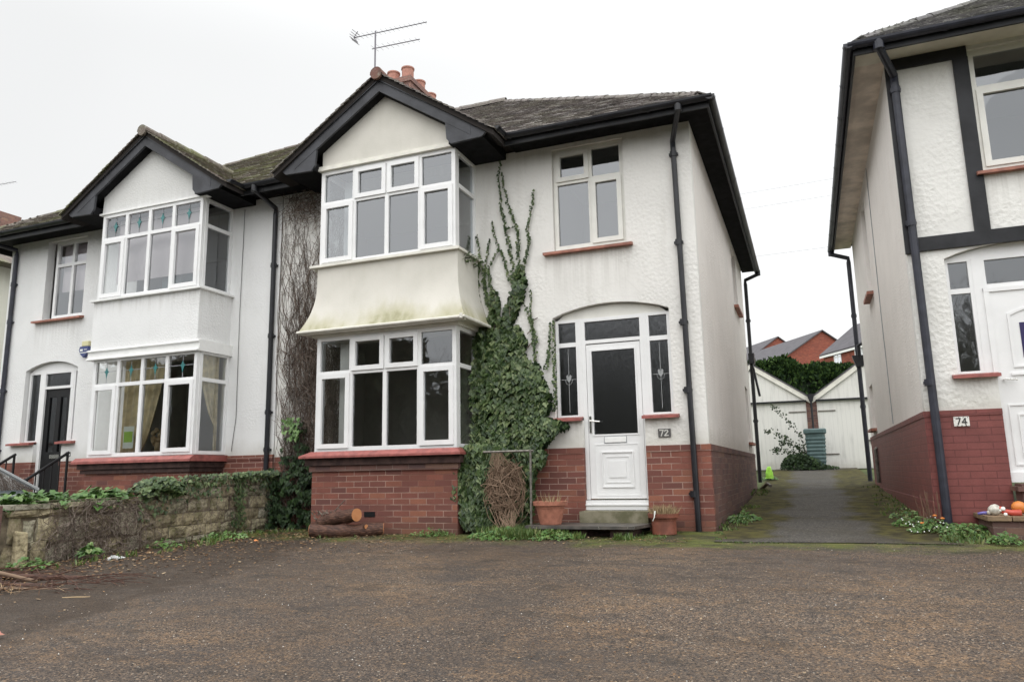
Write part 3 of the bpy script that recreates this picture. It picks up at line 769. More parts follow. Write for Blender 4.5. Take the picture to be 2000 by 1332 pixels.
# upper bay
fb = F_front(8.35); fr_s = F_right(-4.03); fl_s = F_left(-6.13)
w1 = window(H72, 'bay_window', fb, [-6.13, -5.585, -5.065, -4.555, -4.03], [2.87, 3.765, 4.255], {(1, 1), (2, 1), (0, 0), (3, 0)}, mat='upvc', glass='glass_up', label='upper bay window, white frame with eight panes')
m = MB(); m.bx((-4.50, 8.325, 3.20), (-4.488, 8.333, 3.31)); m.build('handle', 'white', w1)
window(H72, 'bay_side_window', fr_s, [8.41, 9.0], [2.87, 3.765, 4.255], (), of=.05, glass='glass_up')
window(H72, 'bay_side_window', fl_s, [8.41, 9.0], [2.87, 3.765, 4.255], (), of=.05, glass='glass_up')
m = MB(); m.bx((-6.24, 8.27, 2.835), (-3.95, 8.41, 2.87)); m.bx((-4.06, 8.41, 2.835), (-3.95, 9.0, 2.87)); m.bx((-6.27, 8.41, 2.835), (-6.13, 9.0, 2.87)); m.build('sill', 'trim', H72)
# curved hood between the bay windows
m = MB(); prof = [(-.0, 2.835), (0, 2.62), (.012, 2.45), (.04, 2.30), (.085, 2.16), (.145, 2.04), (.215, 1.945), (.225, 1.93)]
rows = []
def crv(z): t = max(0., min(1., (2.66-z)/.73)); return .165*t**2.4
prof = [(0, 2.835), (0, 2.70)]+[(crv(2.66-.73*i/26), 2.66-.73*i/26) for i in range(27)]
for d, z in prof: rows.append([Vector((-6.14-d, 9.0, z)), Vector((-6.14-d, 8.325-d, z)), Vector((-3.99+d, 8.325-d, z)), Vector((-3.99+d, 9.0, z))])
N = 14
for i in range(len(rows)-1):
    a, b = rows[i], rows[i+1]
    for k in range(3):
        for j in range(N):
            p = a[k].lerp(a[k+1], j/N); q = a[k].lerp(a[k+1], (j+1)/N); r_ = b[k].lerp(b[k+1], (j+1)/N); s_ = b[k].lerp(b[k+1], j/N); m.poly([p, q, r_, s_])
hv = {}; nf = []
for f in m.f:      # weld the quads of each side so the curve shades smoothly
    nf.append(tuple(hv.setdefault((round(m.v[i][0], 4), round(m.v[i][1], 4), round(m.v[i][2], 4), (m.f.index(f) % (3*N))//N), i) for i in f))
m.f = nf
hd = m.build('bay_hood', 'hood', H72, smooth=True)
m = MB(); m.bx((-6.29, 8.18, 1.925), (-3.84, 9.0, 1.932)); m.build('hood_underside', 'trim', H72)
m = MB(); z = 1.915
m.tube([(-6.315, 9.0, z), (-6.315, 8.15, z), (-3.815, 8.15, z), (-3.815, 9.0, z)], .02, 8)
m.bx((-6.29, 8.17, 1.885), (-3.84, 8.25, 1.924)); m.bx((-6.18, 8.30, 1.86), (-3.98, 9.0, 1.924)); m.build('hood_rim', 'trim', H72)
m = MB(); m.tube([(-3.86, 8.14, 1.89), (-3.86, 8.14, 1.955)], .02, 8); m.build('hood_outlet', 'trim', H72)
# lower bay
w2 = window(H72, 'bay_window', fb, [-6.13, -5.585, -5.065, -4.56, -4.03], [.32, 1.36, 1.86], {(1, 1), (2, 1), (0, 0), (3, 0)}, label='ground floor bay window, white frame with eight dark panes')
m = MB(); m.bx((-4.495, 8.325, .80), (-4.483, 8.333, .91)); m.build('handle', 'white', w2)
window(H72, 'bay_side_window', fr_s, [8.41, 9.0], [.32, 1.36, 1.86], (), of=.05)
window(H72, 'bay_side_window', fl_s, [8.41, 9.0], [.32, 1.36, 1.86], (), of=.05)
m = MB(); m.bx((-5.94, 8.62, .36), (-5.80, 8.66, 1.80)); m.bx((-5.78, 8.60, .36), (-5.76, 8.62, 1.80)); m.bx((-5.98, 8.70, 2.92), (-5.78, 8.74, 4.2)); m.build('pale_strip_board', 'white', H72)  # boards added for pale strips behind the glass; the upper imitates a reflection
m = MB()
P0 = [(-6.16, 8.32), (-4.0, 8.32)]; 
m.add([(-6.16, 8.31, .32), (-4.0, 8.31, .32), (-3.93, 8.235, .262), (-6.30, 8.235, .262), (-6.30, 8.235, .235), (-3.93, 8.235, .235), (-3.93, 9, .262), (-4.0, 9, .32), (-3.93, 9, .235), (-6.30, 9, .262), (-6.16, 9, .32), (-6.30, 9, .235)],
      [(0, 3, 2, 1), (3, 4, 5, 2), (1, 2, 6, 7), (2, 5, 8, 6), (3, 0, 10, 9), (4, 3, 9, 11), (4, 11, 8, 5)])
m.build('sill', 'terra', H72)
m = MB(); m.bx((-6.18, 8.38, -.9), (-4.04, 8.985, .06)); m.build('bay_plinth', 'brick', H72)
m = MB(); m.bx((-6.21, 8.35, .06), (-4.01, 8.985, .135)); m.build('bay_corbel', 'brick_side', H72)
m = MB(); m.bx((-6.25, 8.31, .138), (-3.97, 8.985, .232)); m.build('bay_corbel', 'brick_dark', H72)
m = MB(); m.bx((-5.36, 8.374, -.52), (-5.20, 8.38, -.455)); m.build('air_vent', 'blackdoor', H72, label='grey air brick')
# first-floor window
fw = F_front(9.05)
w3 = window(H72, 'window', fw, [-2.905, -2.40, -1.945], [2.87, 3.80, 4.265], {(0, 1), (1, 0)}, mat='upvc_cream', glass='glass_up')
sill(w3, F_front(9.0), -3.04, -1.86, 2.84, 'terra_dull')
# door screen
fd = F_front(9.07)
ds = MB()
ds.prism(fd, [(-2.955, 1.90), (-1.465, 1.90)] + [(u, z-.008) for u, z in reversed(ARCH[1:-1])], -.05, -.012)
ds.build('door_head_panel', 'upvc_cream', H72)
window(H72, 'sidelight', fd, [-2.945, -2.64], [.665, 1.605, 1.93], (), of=.036, glass='glass_obs', mat='upvc')
window(H72, 'sidelight', fd, [-1.765, -1.47], [.655, 1.605, 1.93], (), of=.036, glass='glass_obs')
window(H72, 'toplight', fd, [-2.60, -1.80], [1.60, 1.93], (), of=.045, glass='glass_obs')
m = MB(); m.box(fd, -2.64, -2.60, -.34, 1.93, -.07, .004); m.box(fd, -1.80, -1.765, -.34, 1.93, -.07, .004)
m.box(fd, -2.60, -2.55, -.34, 1.60, -.07, 0); m.box(fd, -1.85, -1.80, -.34, 1.60, -.07, 0)
m.box(fd, -2.64, -1.765, -.465, -.35, -.07, .055); m.box(fd, -2.63, -1.775, -.41, -.395, .055, .07)
m.build('door_frame', 'upvc', H72)
mo = MB()
for cx in (-2.79, -1.615):
    mo.box(fd, cx-.003, cx+.003, .74, 1.57, -.028, -.025); mo.box(fd, cx-.1, cx+.1, 1.157, 1.163, -.028, -.0245)
    for sg in (-1, 1):
        mo.prism(fd, [(cx, 1.12), (cx+sg*.028, 1.16), (cx+sg*.034, 1.205), (cx+sg*.016, 1.225), (cx+sg*.004, 1.19)], -.028, -.0235)
        mo.tube([fd(cx+sg*.048, 1.16, -.024), fd(cx+sg*.036, 1.11, -.024), fd(cx, 1.09, -.024)], .003, 5)
mo.build('leaded_tulip', 'motif_w', H72)
m = MB(); fl_ = F_front(9.075)
m.slab(fl_, [(-2.545, -.345), (-1.855, -.345), (-1.855, 1.585), (-2.545, 1.585)], [[(-2.475, .43), (-1.925, .43), (-1.925, 1.50), (-2.475, 1.50)]], -.045, 0)
m.slab(fl_, [(-2.495, .43), (-1.905, .43), (-1.905, 1.52), (-2.495, 1.52)], [[(-2.475, .45), (-1.925, .45), (-1.925, 1.50), (-2.475, 1.50)]], -.01, .008)
for (a, b, c, d, h) in ((-2.475, -1.925, -.30, .33, .005), (-2.395, -1.995, -.20, .235, .014), (-2.35, -2.04, -.145, .18, .006)):
    m.slab(fl_, [(a, c), (b, c), (b, d), (a, d)], [[(a+.014, c+.014), (b-.014, c+.014), (b-.014, d-.014), (a+.014, d-.014)]], 0, h)
m.box(fl_, -2.30, -2.09, -.08, .12, 0, .008)
leaf = m.build('door', 'upvc', H72)
m = MB(); m.poly([fl_(-2.477, .448, -.02), fl_(-1.923, .448, -.02), fl_(-1.923, 1.502, -.02), fl_(-2.477, 1.502, -.02)]); m.build('pane', 'glass_obs', leaf)
m = MB(); m.box(fl_, -2.345, -2.075, .345, .415, 0, .014); m.build('letterbox', 'white', leaf, bevel=.004)
m = MB(); m.slab(fl_, [(-2.352, .338), (-2.068, .338), (-2.068, .422), (-2.352, .422)], [[(-2.345, .345), (-2.075, .345), (-2.075, .415), (-2.345, .415)]], 0, .006); m.build('letterbox_surround', 'motif', leaf)
m = MB(); m.box(fl_, -2.532, -2.505, .47, .68, 0, .012); m.tube([fl_(-2.518, .62, .01), fl_(-2.518, .62, .045), fl_(-2.39, .605, .045)], .009, 8); m.build('handle', 'chrome', leaf)
m = MB(); m.box(fl_, -2.55, -1.85, -.346, -.33, 0, .01); m.build('weather_bar', 'chrome', leaf)
sill(H72, ff, -3.11, -2.60, .665); sill(H72, ff, -1.84, -1.40, .655)
m = MB(); m.box(ff, -1.665, -1.515, .385, .485, 0, .015); pl = m.build('house_number', 'plate', H72)
def digits(parent, fr, s, u, v, h, mat, w=.0, st=.16, slant=0.):
    segs = {'7': [((0, 1), (.6, 1)), ((.6, 1), (.22, 0))], '2': [((0, .8), (.12, .97)), ((.12, .97), (.48, .97)), ((.48, .97), (.6, .75)), ((.6, .75), (0, .03)), ((0, .03), (.62, .03))],
            '4': [((.48, 1), (0, .32)), ((0, .32), (.65, .32)), ((.48, 1), (.48, 0))], '0': [((.1, .1), (.05, .9)), ((.05, .9), (.5, .95)), ((.5, .95), (.58, .1)), ((.58, .1), (.1, .05))]}
    m = MB()
    for ch in s:
        for i, ((a, b), (c, d)) in enumerate(segs[ch]):
            A = Vector((a*h, b*h)); B = Vector((c*h, d*h)); D = (B-A).normalized(); Nn = Vector((-D.y, D.x))*(st*h/2); A = A-D*st*h*.4; B = B+D*st*h*.4
            m.prism(fr, [(u+p.x+p.y*slant, v+p.y) for p in (A-Nn, B-Nn, B+Nn, A+Nn)], w, w+.004+.0004*i)
        u += h*.85
    return m.build('numeral', mat, parent)
digits(pl, ff, '72', -1.643, .402, .066, 'digit', .015, .2)
for i, (yy, zz) in enumerate(((14.1, 3.0), (15.25, .5))):
    m = MB(); m.bx((-1.09, yy, zz-.05), (-1.0, yy+(1.1 if i == 0 else .8), zz)); m.build('sill', 'terra_dull', H72)
window(H72, 'window', F_right(-1.14), [14.2, 14.65, 15.1], [3.02, 3.7, 4.2]); window(H72, 'window', F_right(-1.14), [15.3, 15.95], [.5, 1.6])
m = MB(); m.tube([(-.95, 15.9, -.42), (-.80, 15.4, -.30), (-.72, 14.9, -.33)], .03, 8); m.build('drain_pipe', 'steel', H72)
# chimney shared by the pair
m = MB(); m.bx((-7.70, 12.45, 6.4), (-7.02, 13.95, 7.98)); m.bx((-7.73, 12.42, 7.98), (-6.99, 13.98, 8.06)); m.bx((-7.70, 12.45, 8.06), (-7.02, 13.95, 8.12))
ch = m.build('chimney', 'brick_chim', H72)
M['chimpot'] = plain('pinkish clay pot', (.40, .20, .155), .8, .3, var=.15, vs=12)
for i in range(3):
    for j, x in enumerate((-7.54, -7.20)):
        m = MB(); y = 12.66+i*.5; h = .28-.05*i+(.03 if j else 0)
        m.lathe((x, y, 8.09), [(.15, 0), (.14, .06), (.125, .08), (.125, h-.04), (.14, h-.03), (.14, h), (.11, h), (.11, h-.1), (.0001, h-.1)], 16)
        m.build('chimney_pot', 'chimpot', ch)
m = MB(); m.bx((-7.74, 12.36, 7.15), (-6.98, 12.40, 7.45)); m.bx((-6.99, 12.4, 7.1), (-6.97, 13.9, 7.35)); m.build('flashing', 'lead', ch)

# ================================================================== HOUSE 70 (left)
H70 = empty('semi_detached_house', (-10.5, 9, -.72), 'left hand white rendered house with a blue alarm box and black front door', 'house')
f70 = [(-13.45, .33), (-12.42, .33), (-12.42, .66), (-12.78, .66), (-12.78, 1.90)] + [(-12.78+1.28*t, 1.92+.14*math.sin(math.pi*t)**.8) for t in [i/10 for i in range(11)]] + [(-11.50, .66), (-11.74, .66), (-11.74, .33), (-7.33, .33), (-7.33, 4.34), (-13.45, 4.34)]
m = MB(); m.slab(ff, f70, [[(-10.28, .38), (-8.36, .38), (-8.36, 4.2), (-10.28, 4.2)], [(-12.50, 2.83), (-11.52, 2.83), (-11.52, 4.26), (-12.50, 4.26)]], -.14, 0); m.build('front_wall', 'render70', H70)
m = MB(); m.bx((-13.45, 9.14, -.85), (-13.31, 16.6, 4.3)); m.bx((-13.3, 16.46, -.85), (-7.4, 16.6, 4.3)); m.build('side_wall', 'render70', H70)
m = MB(); m.bx((-13.46, 8.985, -.9), (-12.42, 9.12, .33)); m.bx((-11.74, 8.985, -.9), (-7.33, 9.12, .33)); m.bx((-11.74, 8.975, .26), (-7.33, 8.985, .33)); m.bx((-10.36, 8.37, -.9), (-8.30, 8.985, .10)); m.build('brick_plinth', 'brick', H70)
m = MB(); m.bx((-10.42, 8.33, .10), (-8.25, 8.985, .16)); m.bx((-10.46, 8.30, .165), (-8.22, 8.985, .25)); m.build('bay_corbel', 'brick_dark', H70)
interior(H70, -11.3, -7.5); interior(H70, -13.25, -11.38)
hip_roof(H70, -13.87, -7.315, True, False, 4.385, 'tile_moss', 31)
bay_gable(H70, -9.39, 'tile_moss', seed=41)
eaves(H70, -13.86, -7.31, 4.325, [(-13.86, -11.08), (-7.74, -7.315)], side=-1, xw=-13.45)
m = MB(); gutter_run(m, (-13.93, 8.48, 4.36), (-11.12, 8.48, 4.365)); gutter_run(m, (-7.70, 8.48, 4.36), (-7.315, 8.48, 4.365)); m.build('gutter', 'gutter', H70)
downpipe(H70, (-7.44, 8.48, 4.33), -7.42, 8.955, 4.02, -.5, collars=(3.2, 2.1, .95, .4), r=.036)
downpipe(H70, (-13.45, 8.48, 4.33), -13.27, 8.955, 4.10, -.7, collars=(3.55, 2.85, 1.6, .55), r=.038, mat='purplish')
m = MB(); m.prism(F_front(8.35), [(-10.40, 4.27), (-8.20, 4.27), (-8.32, 4.56), (-9.39, 5.26), (-10.38, 4.58)], -.1, 0)
m.bx((-10.40, 8.33, 2.0), (-8.24, 9.0, 2.785)); m.build('bay_wall', 'render70', H70)
m = MB(); m.bx((-10.44, 8.325, 4.24), (-8.20, 8.42, 4.268)); m.bx((-10.44, 8.27, 2.785), (-8.19, 8.42, 2.815)); m.bx((-8.33, 8.42, 2.785), (-8.19, 9.0, 2.815))
m.prism(lambda u, v, w: Vector((w, u, v)), [(8.33, 2.02), (8.29, 2.0), (8.29, 1.985), (8.32, 1.975), (8.32, 1.89), (8.28, 1.87), (8.28, 1.85), (9.0, 1.85), (9.0, 2.02)], -10.44, -8.18); m.build('bay_cornice', 'white', H70)
f7 = F_front(8.35); us1 = [-10.37, -9.85, -9.36, -8.87, -8.29]; us2 = [-10.33, -9.80, -9.31, -8.82, -8.24]
mo = lambda us, a, b: [(us[i]+.04, us[i+1]-.04, a, b) for i in range(4)]
window(H70, 'bay_window', f7, us1, [2.815, 3.815, 4.24], {(0, 0), (3, 0)}, motif=mo(us1, 3.85, 4.19), label='upper bay window with leaded diamond toplights')
wl70 = window(H70, 'bay_window', f7, us2, [.35, 1.445, 1.87], {(0, 0), (3, 0)}, motif=mo(us2, 1.48, 1.82), label='ground floor bay window with leaded diamond toplights')
m = MB(); m.bx((-8.74, 8.325, .95), (-8.728, 8.333, 1.06)); m.build('handle', 'white', wl70)
window(H70, 'bay_side_window', F_right(-8.28), [8.41, 9.0], [2.815, 3.815, 4.24], (), of=.05); window(H70, 'bay_side_window', F_right(-8.23), [8.41, 9.0], [.35, 1.445, 1.87], (), of=.05)
m = MB(); m.prism(lambda u, v, w: Vector((w, u, v)), [(8.32, .34), (8.24, .285), (8.24, .25), (8.99, .25), (8.99, .34)], -10.52, -8.17); m.build('sill', 'terra', H70)
w7 = window(H70, 'window', F_front(9.07), [-12.36, -11.93, -11.53], [2.84, 3.81, 4.25], ()); sill(w7, ff, -12.66, -11.46, 2.81, 'terra_dull')
fd7 = F_front(9.07)
window(H70, 'sidelight', fd7, [-12.76, -12.45], [.66, 1.90], (), of=.04, glass='glass_obs'); window(H70, 'sidelight', fd7, [-11.66, -11.51], [.66, 1.90], (), of=.035, glass='glass_obs'); window(H70, 'toplight', fd7, [-12.40, -11.70], [1.585, 1.90], (), of=.045, glass='glass_obs')
m = MB(); m.box(fd7, -12.45, -12.35, -.2, 1.90, -.07, .004); m.box(fd7, -11.72, -11.66, -.2, 1.90, -.07, .004)
m.prism(fd7, [(-12.77, 1.895), (-11.51, 1.895)] + [(-12.78+1.28*t, 1.91+.14*math.sin(math.pi*t)**.8) for t in [i/10 for i in range(9, 0, -1)]], -.05, -.01); m.build('door_frame', 'upvc', H70)
m = MB(); fdd = F_front(9.10); m.slab(fdd, [(-12.35, -.2), (-11.72, -.2), (-11.72, 1.58), (-12.35, 1.58)], [[(-12.25, .50), (-12.08, .50), (-12.08, 1.44), (-12.25, 1.44)], [(-11.98, .50), (-11.82, .50), (-11.82, 1.44), (-11.98, 1.44)]], -.045, 0)
d7 = m.build('door', 'blackdoor', H70)
m = MB(); m.poly([fdd(-12.25, .5, -.02), fdd(-11.82, .5, -.02), fdd(-11.82, 1.44, -.02), fdd(-12.25, 1.44, -.02)]); m.build('pane', 'glass_obs', d7)
m = MB(); m.box(fdd, -12.13, -11.90, .385, .45, 0, .012); m.build('letterbox', 'chrome', d7)
sill(H70, ff, -13.0, -12.42, .665, 'terra'); sill(H70, ff, -11.80, -11.42, .665, 'terra')
digits(H70, ff, '70', -11.62, .405, .075, 'ink', .0, .13, .1)
m = MB(); m.box(ff, -11.40, -11.24, 2.255, 2.345, 0, .05); ab = m.build('alarm_box', 'yellow', H70, bevel=.01)
m = MB(); m.prism(ff, [(-11.42, 2.25), (-11.24, 2.25), (-11.22, 2.19), (-11.26, 2.12), (-11.33, 2.06), (-11.40, 2.12), (-11.44, 2.19)], 0, .06); m.build('alarm_cover', 'blue', ab)
m = MB(); m.box(ff, -11.41, -11.35, 2.17, 2.205, .06, .064); m.box(ff, -11.32, -11.25, 2.19, 2.20, .06, .064); m.box(ff, -11.40, -11.26, 2.135, 2.148, .06, .064); m.build('alarm_lettering', 'paper', ab)
m = MB(); m.tube([(-8.05, 8.985, 4.2), (-8.06, 8.985, 2.5), (-8.04, 8.985, .9), (-8.10, 8.985, .4)], .004, 5); m.build('cable', 'ink', H70)

# steps and railings at house 70
m = MB()
for i in range(3): m.bx((-12.75, 8.98-.28*(i+1), -.9), (-11.45, 8.98-.28*i, -.20-.17*(i+1)+.17))
m.build('door_steps', 'step', label='concrete steps below the black door', cat='steps')
for i, (x, lab) in enumerate(((-12.70, 'black iron handrail left of the black door, red brick showing between its bars'), (-11.42, 'black iron handrail right of the black door, rising to the number 70'))):
    t = empty('handrail', (x, 8.5, -.8), lab, 'handrail', 'black handrails at the neighbour door')
    m = MB(); m.tube([(x, 8.90, .47), (x, 8.0, -.10), (x, 7.7, -.28)], .024, 8); m.build('rail', 'blackdoor', t)
    m = MB()
    for k in range(9):
        y = 8.88-k*.13; z = .47-(8.90-y)*.633; m.tube([(x, y, z), (x, y, -.75)], .011 if k % 8 else .02, 6)
    m.build('baluster', 'blackdoor', t)

# curtains, blinds, things in the neighbour's windows
def curtain(name, x0, x1, y, z0, z1, taper, mat, label, dirn=0):
    m = MB(); n = 40; mz = 8
    for j in range(mz+1):
        t = j/mz; z = z0+(z1-z0)*t; sq = taper+(1-taper)*t**.7
        for i in range(n+1):
            u = i/n; xx = x0+(x1-x0)*u*sq if dirn == 0 else x1-(x1-x0)*(1-u)*sq
            m.v.append((xx, y+.03*math.sin(u*n*.9), z))
    for j in range(mz):
        for i in range(n): a = j*(n+1)+i; m.f.append((a, a+1, a+n+2, a+n+1))
    return m.build(name, mat, smooth=True, label=label, cat=name)
curtain('curtain', -9.95, -9.05, 8.62, .42, 1.85, .5, 'curtain', 'cream curtain hanging behind the left panes of the neighbour ground floor bay')
mm = MB()
for j in range(9):
    t = j/8; z = .42+1.43*t; wd = .05+.42*max(0, (t-.25)/.75)**.7
    for i in range(21): u = i/20; mm.v.append((-8.40+.02*math.sin(u*22), 8.97-wd*u, z))
for j in range(8):
    for i in range(20): a = j*21+i; mm.f.append((a, a+1, a+22, a+21))
mm.build('curtain', 'curtain', smooth=True, label='cream curtain tied back behind the side pane of the neighbour ground floor bay', cat='curtain')
m = MB(); m.bx((-10.28, 8.60, 3.15), (-8.50, 8.61, 4.2)); m.build('roller_blind', 'blind', label='pinkish blind drawn half down behind the neighbour upper bay panes', cat='blind')
m = MB(); m.bx((-12.32, 9.2, 3.35), (-11.55, 9.21, 4.2)); m.build('roller_blind', 'blind', label='pale blind drawn half down in the neighbour window above the black door', cat='blind')
m = MB(); m.bx((-9.66, 8.405, .47), (-9.45, 8.41, .80)); nb = m.build('notice', 'paper', label='white and lime green notice stuck inside the neighbour bay window', cat='notice')
m = MB(); m.bx((-9.64, 8.40, .56), (-9.47, 8.404, .72)); m.build('printed_panel', 'greenlab', nb)
m = MB(); rr = random.Random(4)
for i in range(26): m.ball((-9.10+rr.uniform(-.09, .09), 8.55+rr.uniform(-.05, .05), .62+rr.uniform(-.1, .12)), .04, 7, 5)
m.tube([(-9.1, 8.55, .40), (-9.1, 8.55, .55)], .05, 10); m.build('ornament', 'straw', smooth=True, label='pale bunch of dried flowers on the neighbour bay window sill', cat='ornament')
m = MB(); m.lathe((-8.93, 8.5, .40), [(.03, 0), (.035, .1), (.015, .15), (.015, .2)], 10); m.build('bottle', 'violet', label='small blue bottle beside the dried flowers in the neighbour bay window', cat='bottle')
m = MB(); m.bx((-9.32, 8.5, 2.9), (-9.10, 8.52, 2.93)); m.bx((-9.4, 8.7, 2.82), (-9.0, 8.95, 3.3)); m.build('chair_back', 'binm', label='grey object standing behind the third pane of the neighbour upper bay', cat='furniture')

# ================================================================== HOUSE 74 (right)
H74 = empty('semi_detached_house', (4.3, 9, -.6), 'right hand house with black timber beams and a red painted brick base', 'house')
Z4 = .28
A74 = [(1.53+1.42*t, 2.20+.13*math.sin(math.pi*t)**.8) for t in [i/12 for i in range(13)]]
o74 = [(1.18, .56), (1.88, .56), (1.88, .93), (1.53, .93)] + A74 + [(2.95, .93), (2.62, .93), (2.62, .56), (7.4, .56), (7.4, 4.62), (1.18, 4.62)]
m = MB(); m.slab(ff, o74, [[(2.0, 3.12), (3.3, 3.12), (3.3, 4.56), (2.0, 4.56)], [(4.3, .7), (6.4, .7), (6.4, 2.2), (4.3, 2.2)]], -.14, 0); m.build('front_wall', 'render74', H74)
m = MB(); m.slab(F_left(1.18), [(9.14, .56), (16.6, .56), (16.6, 4.62), (9.14, 4.62)], [[(13.2, 2.85), (13.9, 2.85), (13.9, 4.4), (13.2, 4.4)], [(15.2, .7), (15.9, .7), (15.9, 1.5), (15.2, 1.5)]], -.14, 0); m.build('side_wall', 'side', H74)
m = MB(); m.bx((1.165, 8.985, -.9), (1.88, 9.12, .50)); m.bx((1.155, 8.975, .50), (1.88, 9.12, .56)); m.bx((2.62, 8.985, -.9), (7.4, 9.12, .56))
m.bx((1.165, 9.12, -.9), (1.30, 16.6, .50)); m.bx((1.155, 9.12, .50), (1.30, 16.6, .56)); m.bx((1.150, 8.97, -.9), (1.165, 16.6, -.38)); m.build('brick_plinth', 'brick_paint', H74)
interior(H74, 1.35, 7.2, z0=.1, z1=4.6)
hip_roof(H74, .82, 7.4, True, False, 4.645, 'tile74', 61)
eaves(H74, .83, 7.4, 4.605, [(.83, 7.4)], side=-1, xw=1.18, sm='soffit_cream', sides_m='soffit_beige')
m = MB(); gutter_run(m, (.76, 8.48, 4.625), (7.4, 8.48, 4.64)); gutter_run(m, (.775, 8.44, 4.625), (.775, 17.0, 4.59)); m.build('gutter', 'purplish', H74)
downpipe(H74, (1.07, 8.48, 4.60), 1.245, 8.925, 4.28, -.68, collars=(4.20, 2.62, .86), r=.043, mat='purplish', lean=.02)
downpipe(H74, (.78, 16.95, 4.57), 1.10, 16.85, 4.25, -.3, collars=(3.1, 1.2), r=.045, mat='purplish')
m = MB(); m.prism(F_front(16.8), [(.98, 2.25), (1.25, 2.25), (1.18, 2.02), (1.05, 2.02)], -.1, .08); m.tube([(1.12, 16.75, 2.20), (1.12, 16.72, 2.45), (1.25, 16.6, 2.5)], .04, 8); m.build('rainwater_hopper', 'gutter', H74)
fbm = F_front(9.0)
for a in ((1.165, 1.222, 2.29, 4.60, 0, .035), (1.222, 1.99, 4.47, 4.60, 0, .03), (1.845, 1.995, 2.46, 4.47, 0, .032), (1.222, 7.4, 2.305, 2.46, 0, .034), (3.32, 3.47, 2.46, 4.6, 0, .032)):
    b = MB(); b.box(fbm, *a); b.build('timber_beam', 'black', H74)
w4 = window(H74, 'window', F_front(9.05), [2.0, 2.65, 3.3], [3.14, 4.10, 4.56], {(0, 0)}, glass='glass_up', mat='upvc_cream', of=.06); sill(w4, ff, 1.93, 3.37, 3.115, 'terra_dull')
window(H74, 'window', F_front(9.05), [4.3, 4.8, 5.3, 5.8, 6.4], [.7, 1.8, 2.2])
fd4 = F_front(9.07)
window(H74, 'sidelight', fd4, [1.53, 1.79], [.93, 1.84, 2.20], (), of=.038, glass='glass'); window(H74, 'sidelight', fd4, [2.69, 2.94], [.93, 1.84, 2.20], (), of=.038, glass='glass'); window(H74, 'toplight', fd4, [1.865, 2.635], [1.845, 2.20], (), of=.045, glass='glass')
m = MB(); m.box(fd4, 1.79, 1.865, -.18, 2.20, -.07, .004); m.box(fd4, 1.865, 1.915, -.18, 1.845, -.07, .02); m.box(fd4, 2.635, 2.69, -.18, 2.20, -.07, .004); m.box(fd4, 2.585, 2.635, -.18, 1.845, -.07, .02); m.box(fd4, 1.865, 2.635, 1.80, 1.845, -.07, .022); m.box(fd4, 1.80, 2.69, -.19, -.09, -.07, .045)
m.prism(fd4, [(1.535, 2.20), (2.945, 2.20)] + [(u, z-.008) for u, z in reversed(A74[1:-1])], -.05, -.01); m.build('door_frame', 'upvc', H74)
m = MB(); fx = F_front(9.07); m.box(fx, 1.915, 2.585, -.09, 1.80, -.05, .005)
for (a, b_, c, d) in ((1.955, 2.545, -.02, .60), (2.03, 2.47, .06, .50)): m.slab(fx, [(a, c), (b_, c), (b_, d), (a, d)], [[(a+.014, c+.014), (b_-.014, c+.014), (b_-.014, d-.014), (a+.014, d-.014)]], .004, .016)
arc = [(2.05+.40*t, 1.55+.06*math.sin(math.pi*t)) for t in [i/8 for i in range(9)]]
m.slab(fx, [(2.05, .98)]+arc+[(2.45, .98)], [[(2.075, 1.0)]+[(2.075+.35*t, 1.53+.055*math.sin(math.pi*t)) for t in [i/8 for i in range(9)]]+[(2.425, 1.0)]], .004, .018)
m.box(fx, 2.02, 2.48, .90, .925, .004, .022); d4 = m.build('door', 'upvc', H74)
m = MB(); m.box(fx, 2.15, 2.35, 1.08, 1.45, .003, .009); m.build('pane', 'violet_glass', d4)
m = MB(); m.tube([fx(1.945, .86, .01), fx(1.945, .86, .05), fx(2.06, .85, .05)], .01, 8); m.build('handle', 'chrome', d4)
sill(H74, ff, 1.47, 1.90, .93, 'terra'); sill(H74, ff, 2.6, 3.02, .93, 'terra')
m = MB(); m.box(F_front(8.985), 1.43, 1.575, .39, .49, 0, .015); p4 = m.build('house_number', 'plate_w', H74, bevel=.004)
digits(p4, F_front(8.97), '74', 1.455, .41, .062, 'ink', .0, .17)
m = MB()
for i in range(7): m.box(F_front(8.97), 1.436+i*.02, 1.446+i*.02, .393+(0 if i % 2 else .086), .400+(0 if i % 2 else .086), 0, .003)
m.build('number_border', 'plate', p4)
for yy, zz in ((13.1, 2.8), (15.1, .68)):
    m = MB(); m.bx((1.08, yy, zz-.05), (1.19, yy+.85, zz)); m.build('sill', 'terra_dull', H74)
window(H74, 'window', F_left(1.24), [13.2, 13.9], [2.85, 4.4]); window(H74, 'window', F_left(1.24), [15.2, 15.9], [.7, 1.5])
m = MB(); m.tube([(1.13, 15.2, -.3), (1.13, 15.2, .30), (1.16, 15.2, .33)], .03, 8); m.build('vent_pipe', 'steel', H74)
m = MB(); m.tube([(1.172, 12.2, 4.55), (1.172, 12.25, 2.2), (1.172, 12.2, .6)], .006, 5); m.build('cable', 'motif', H74)
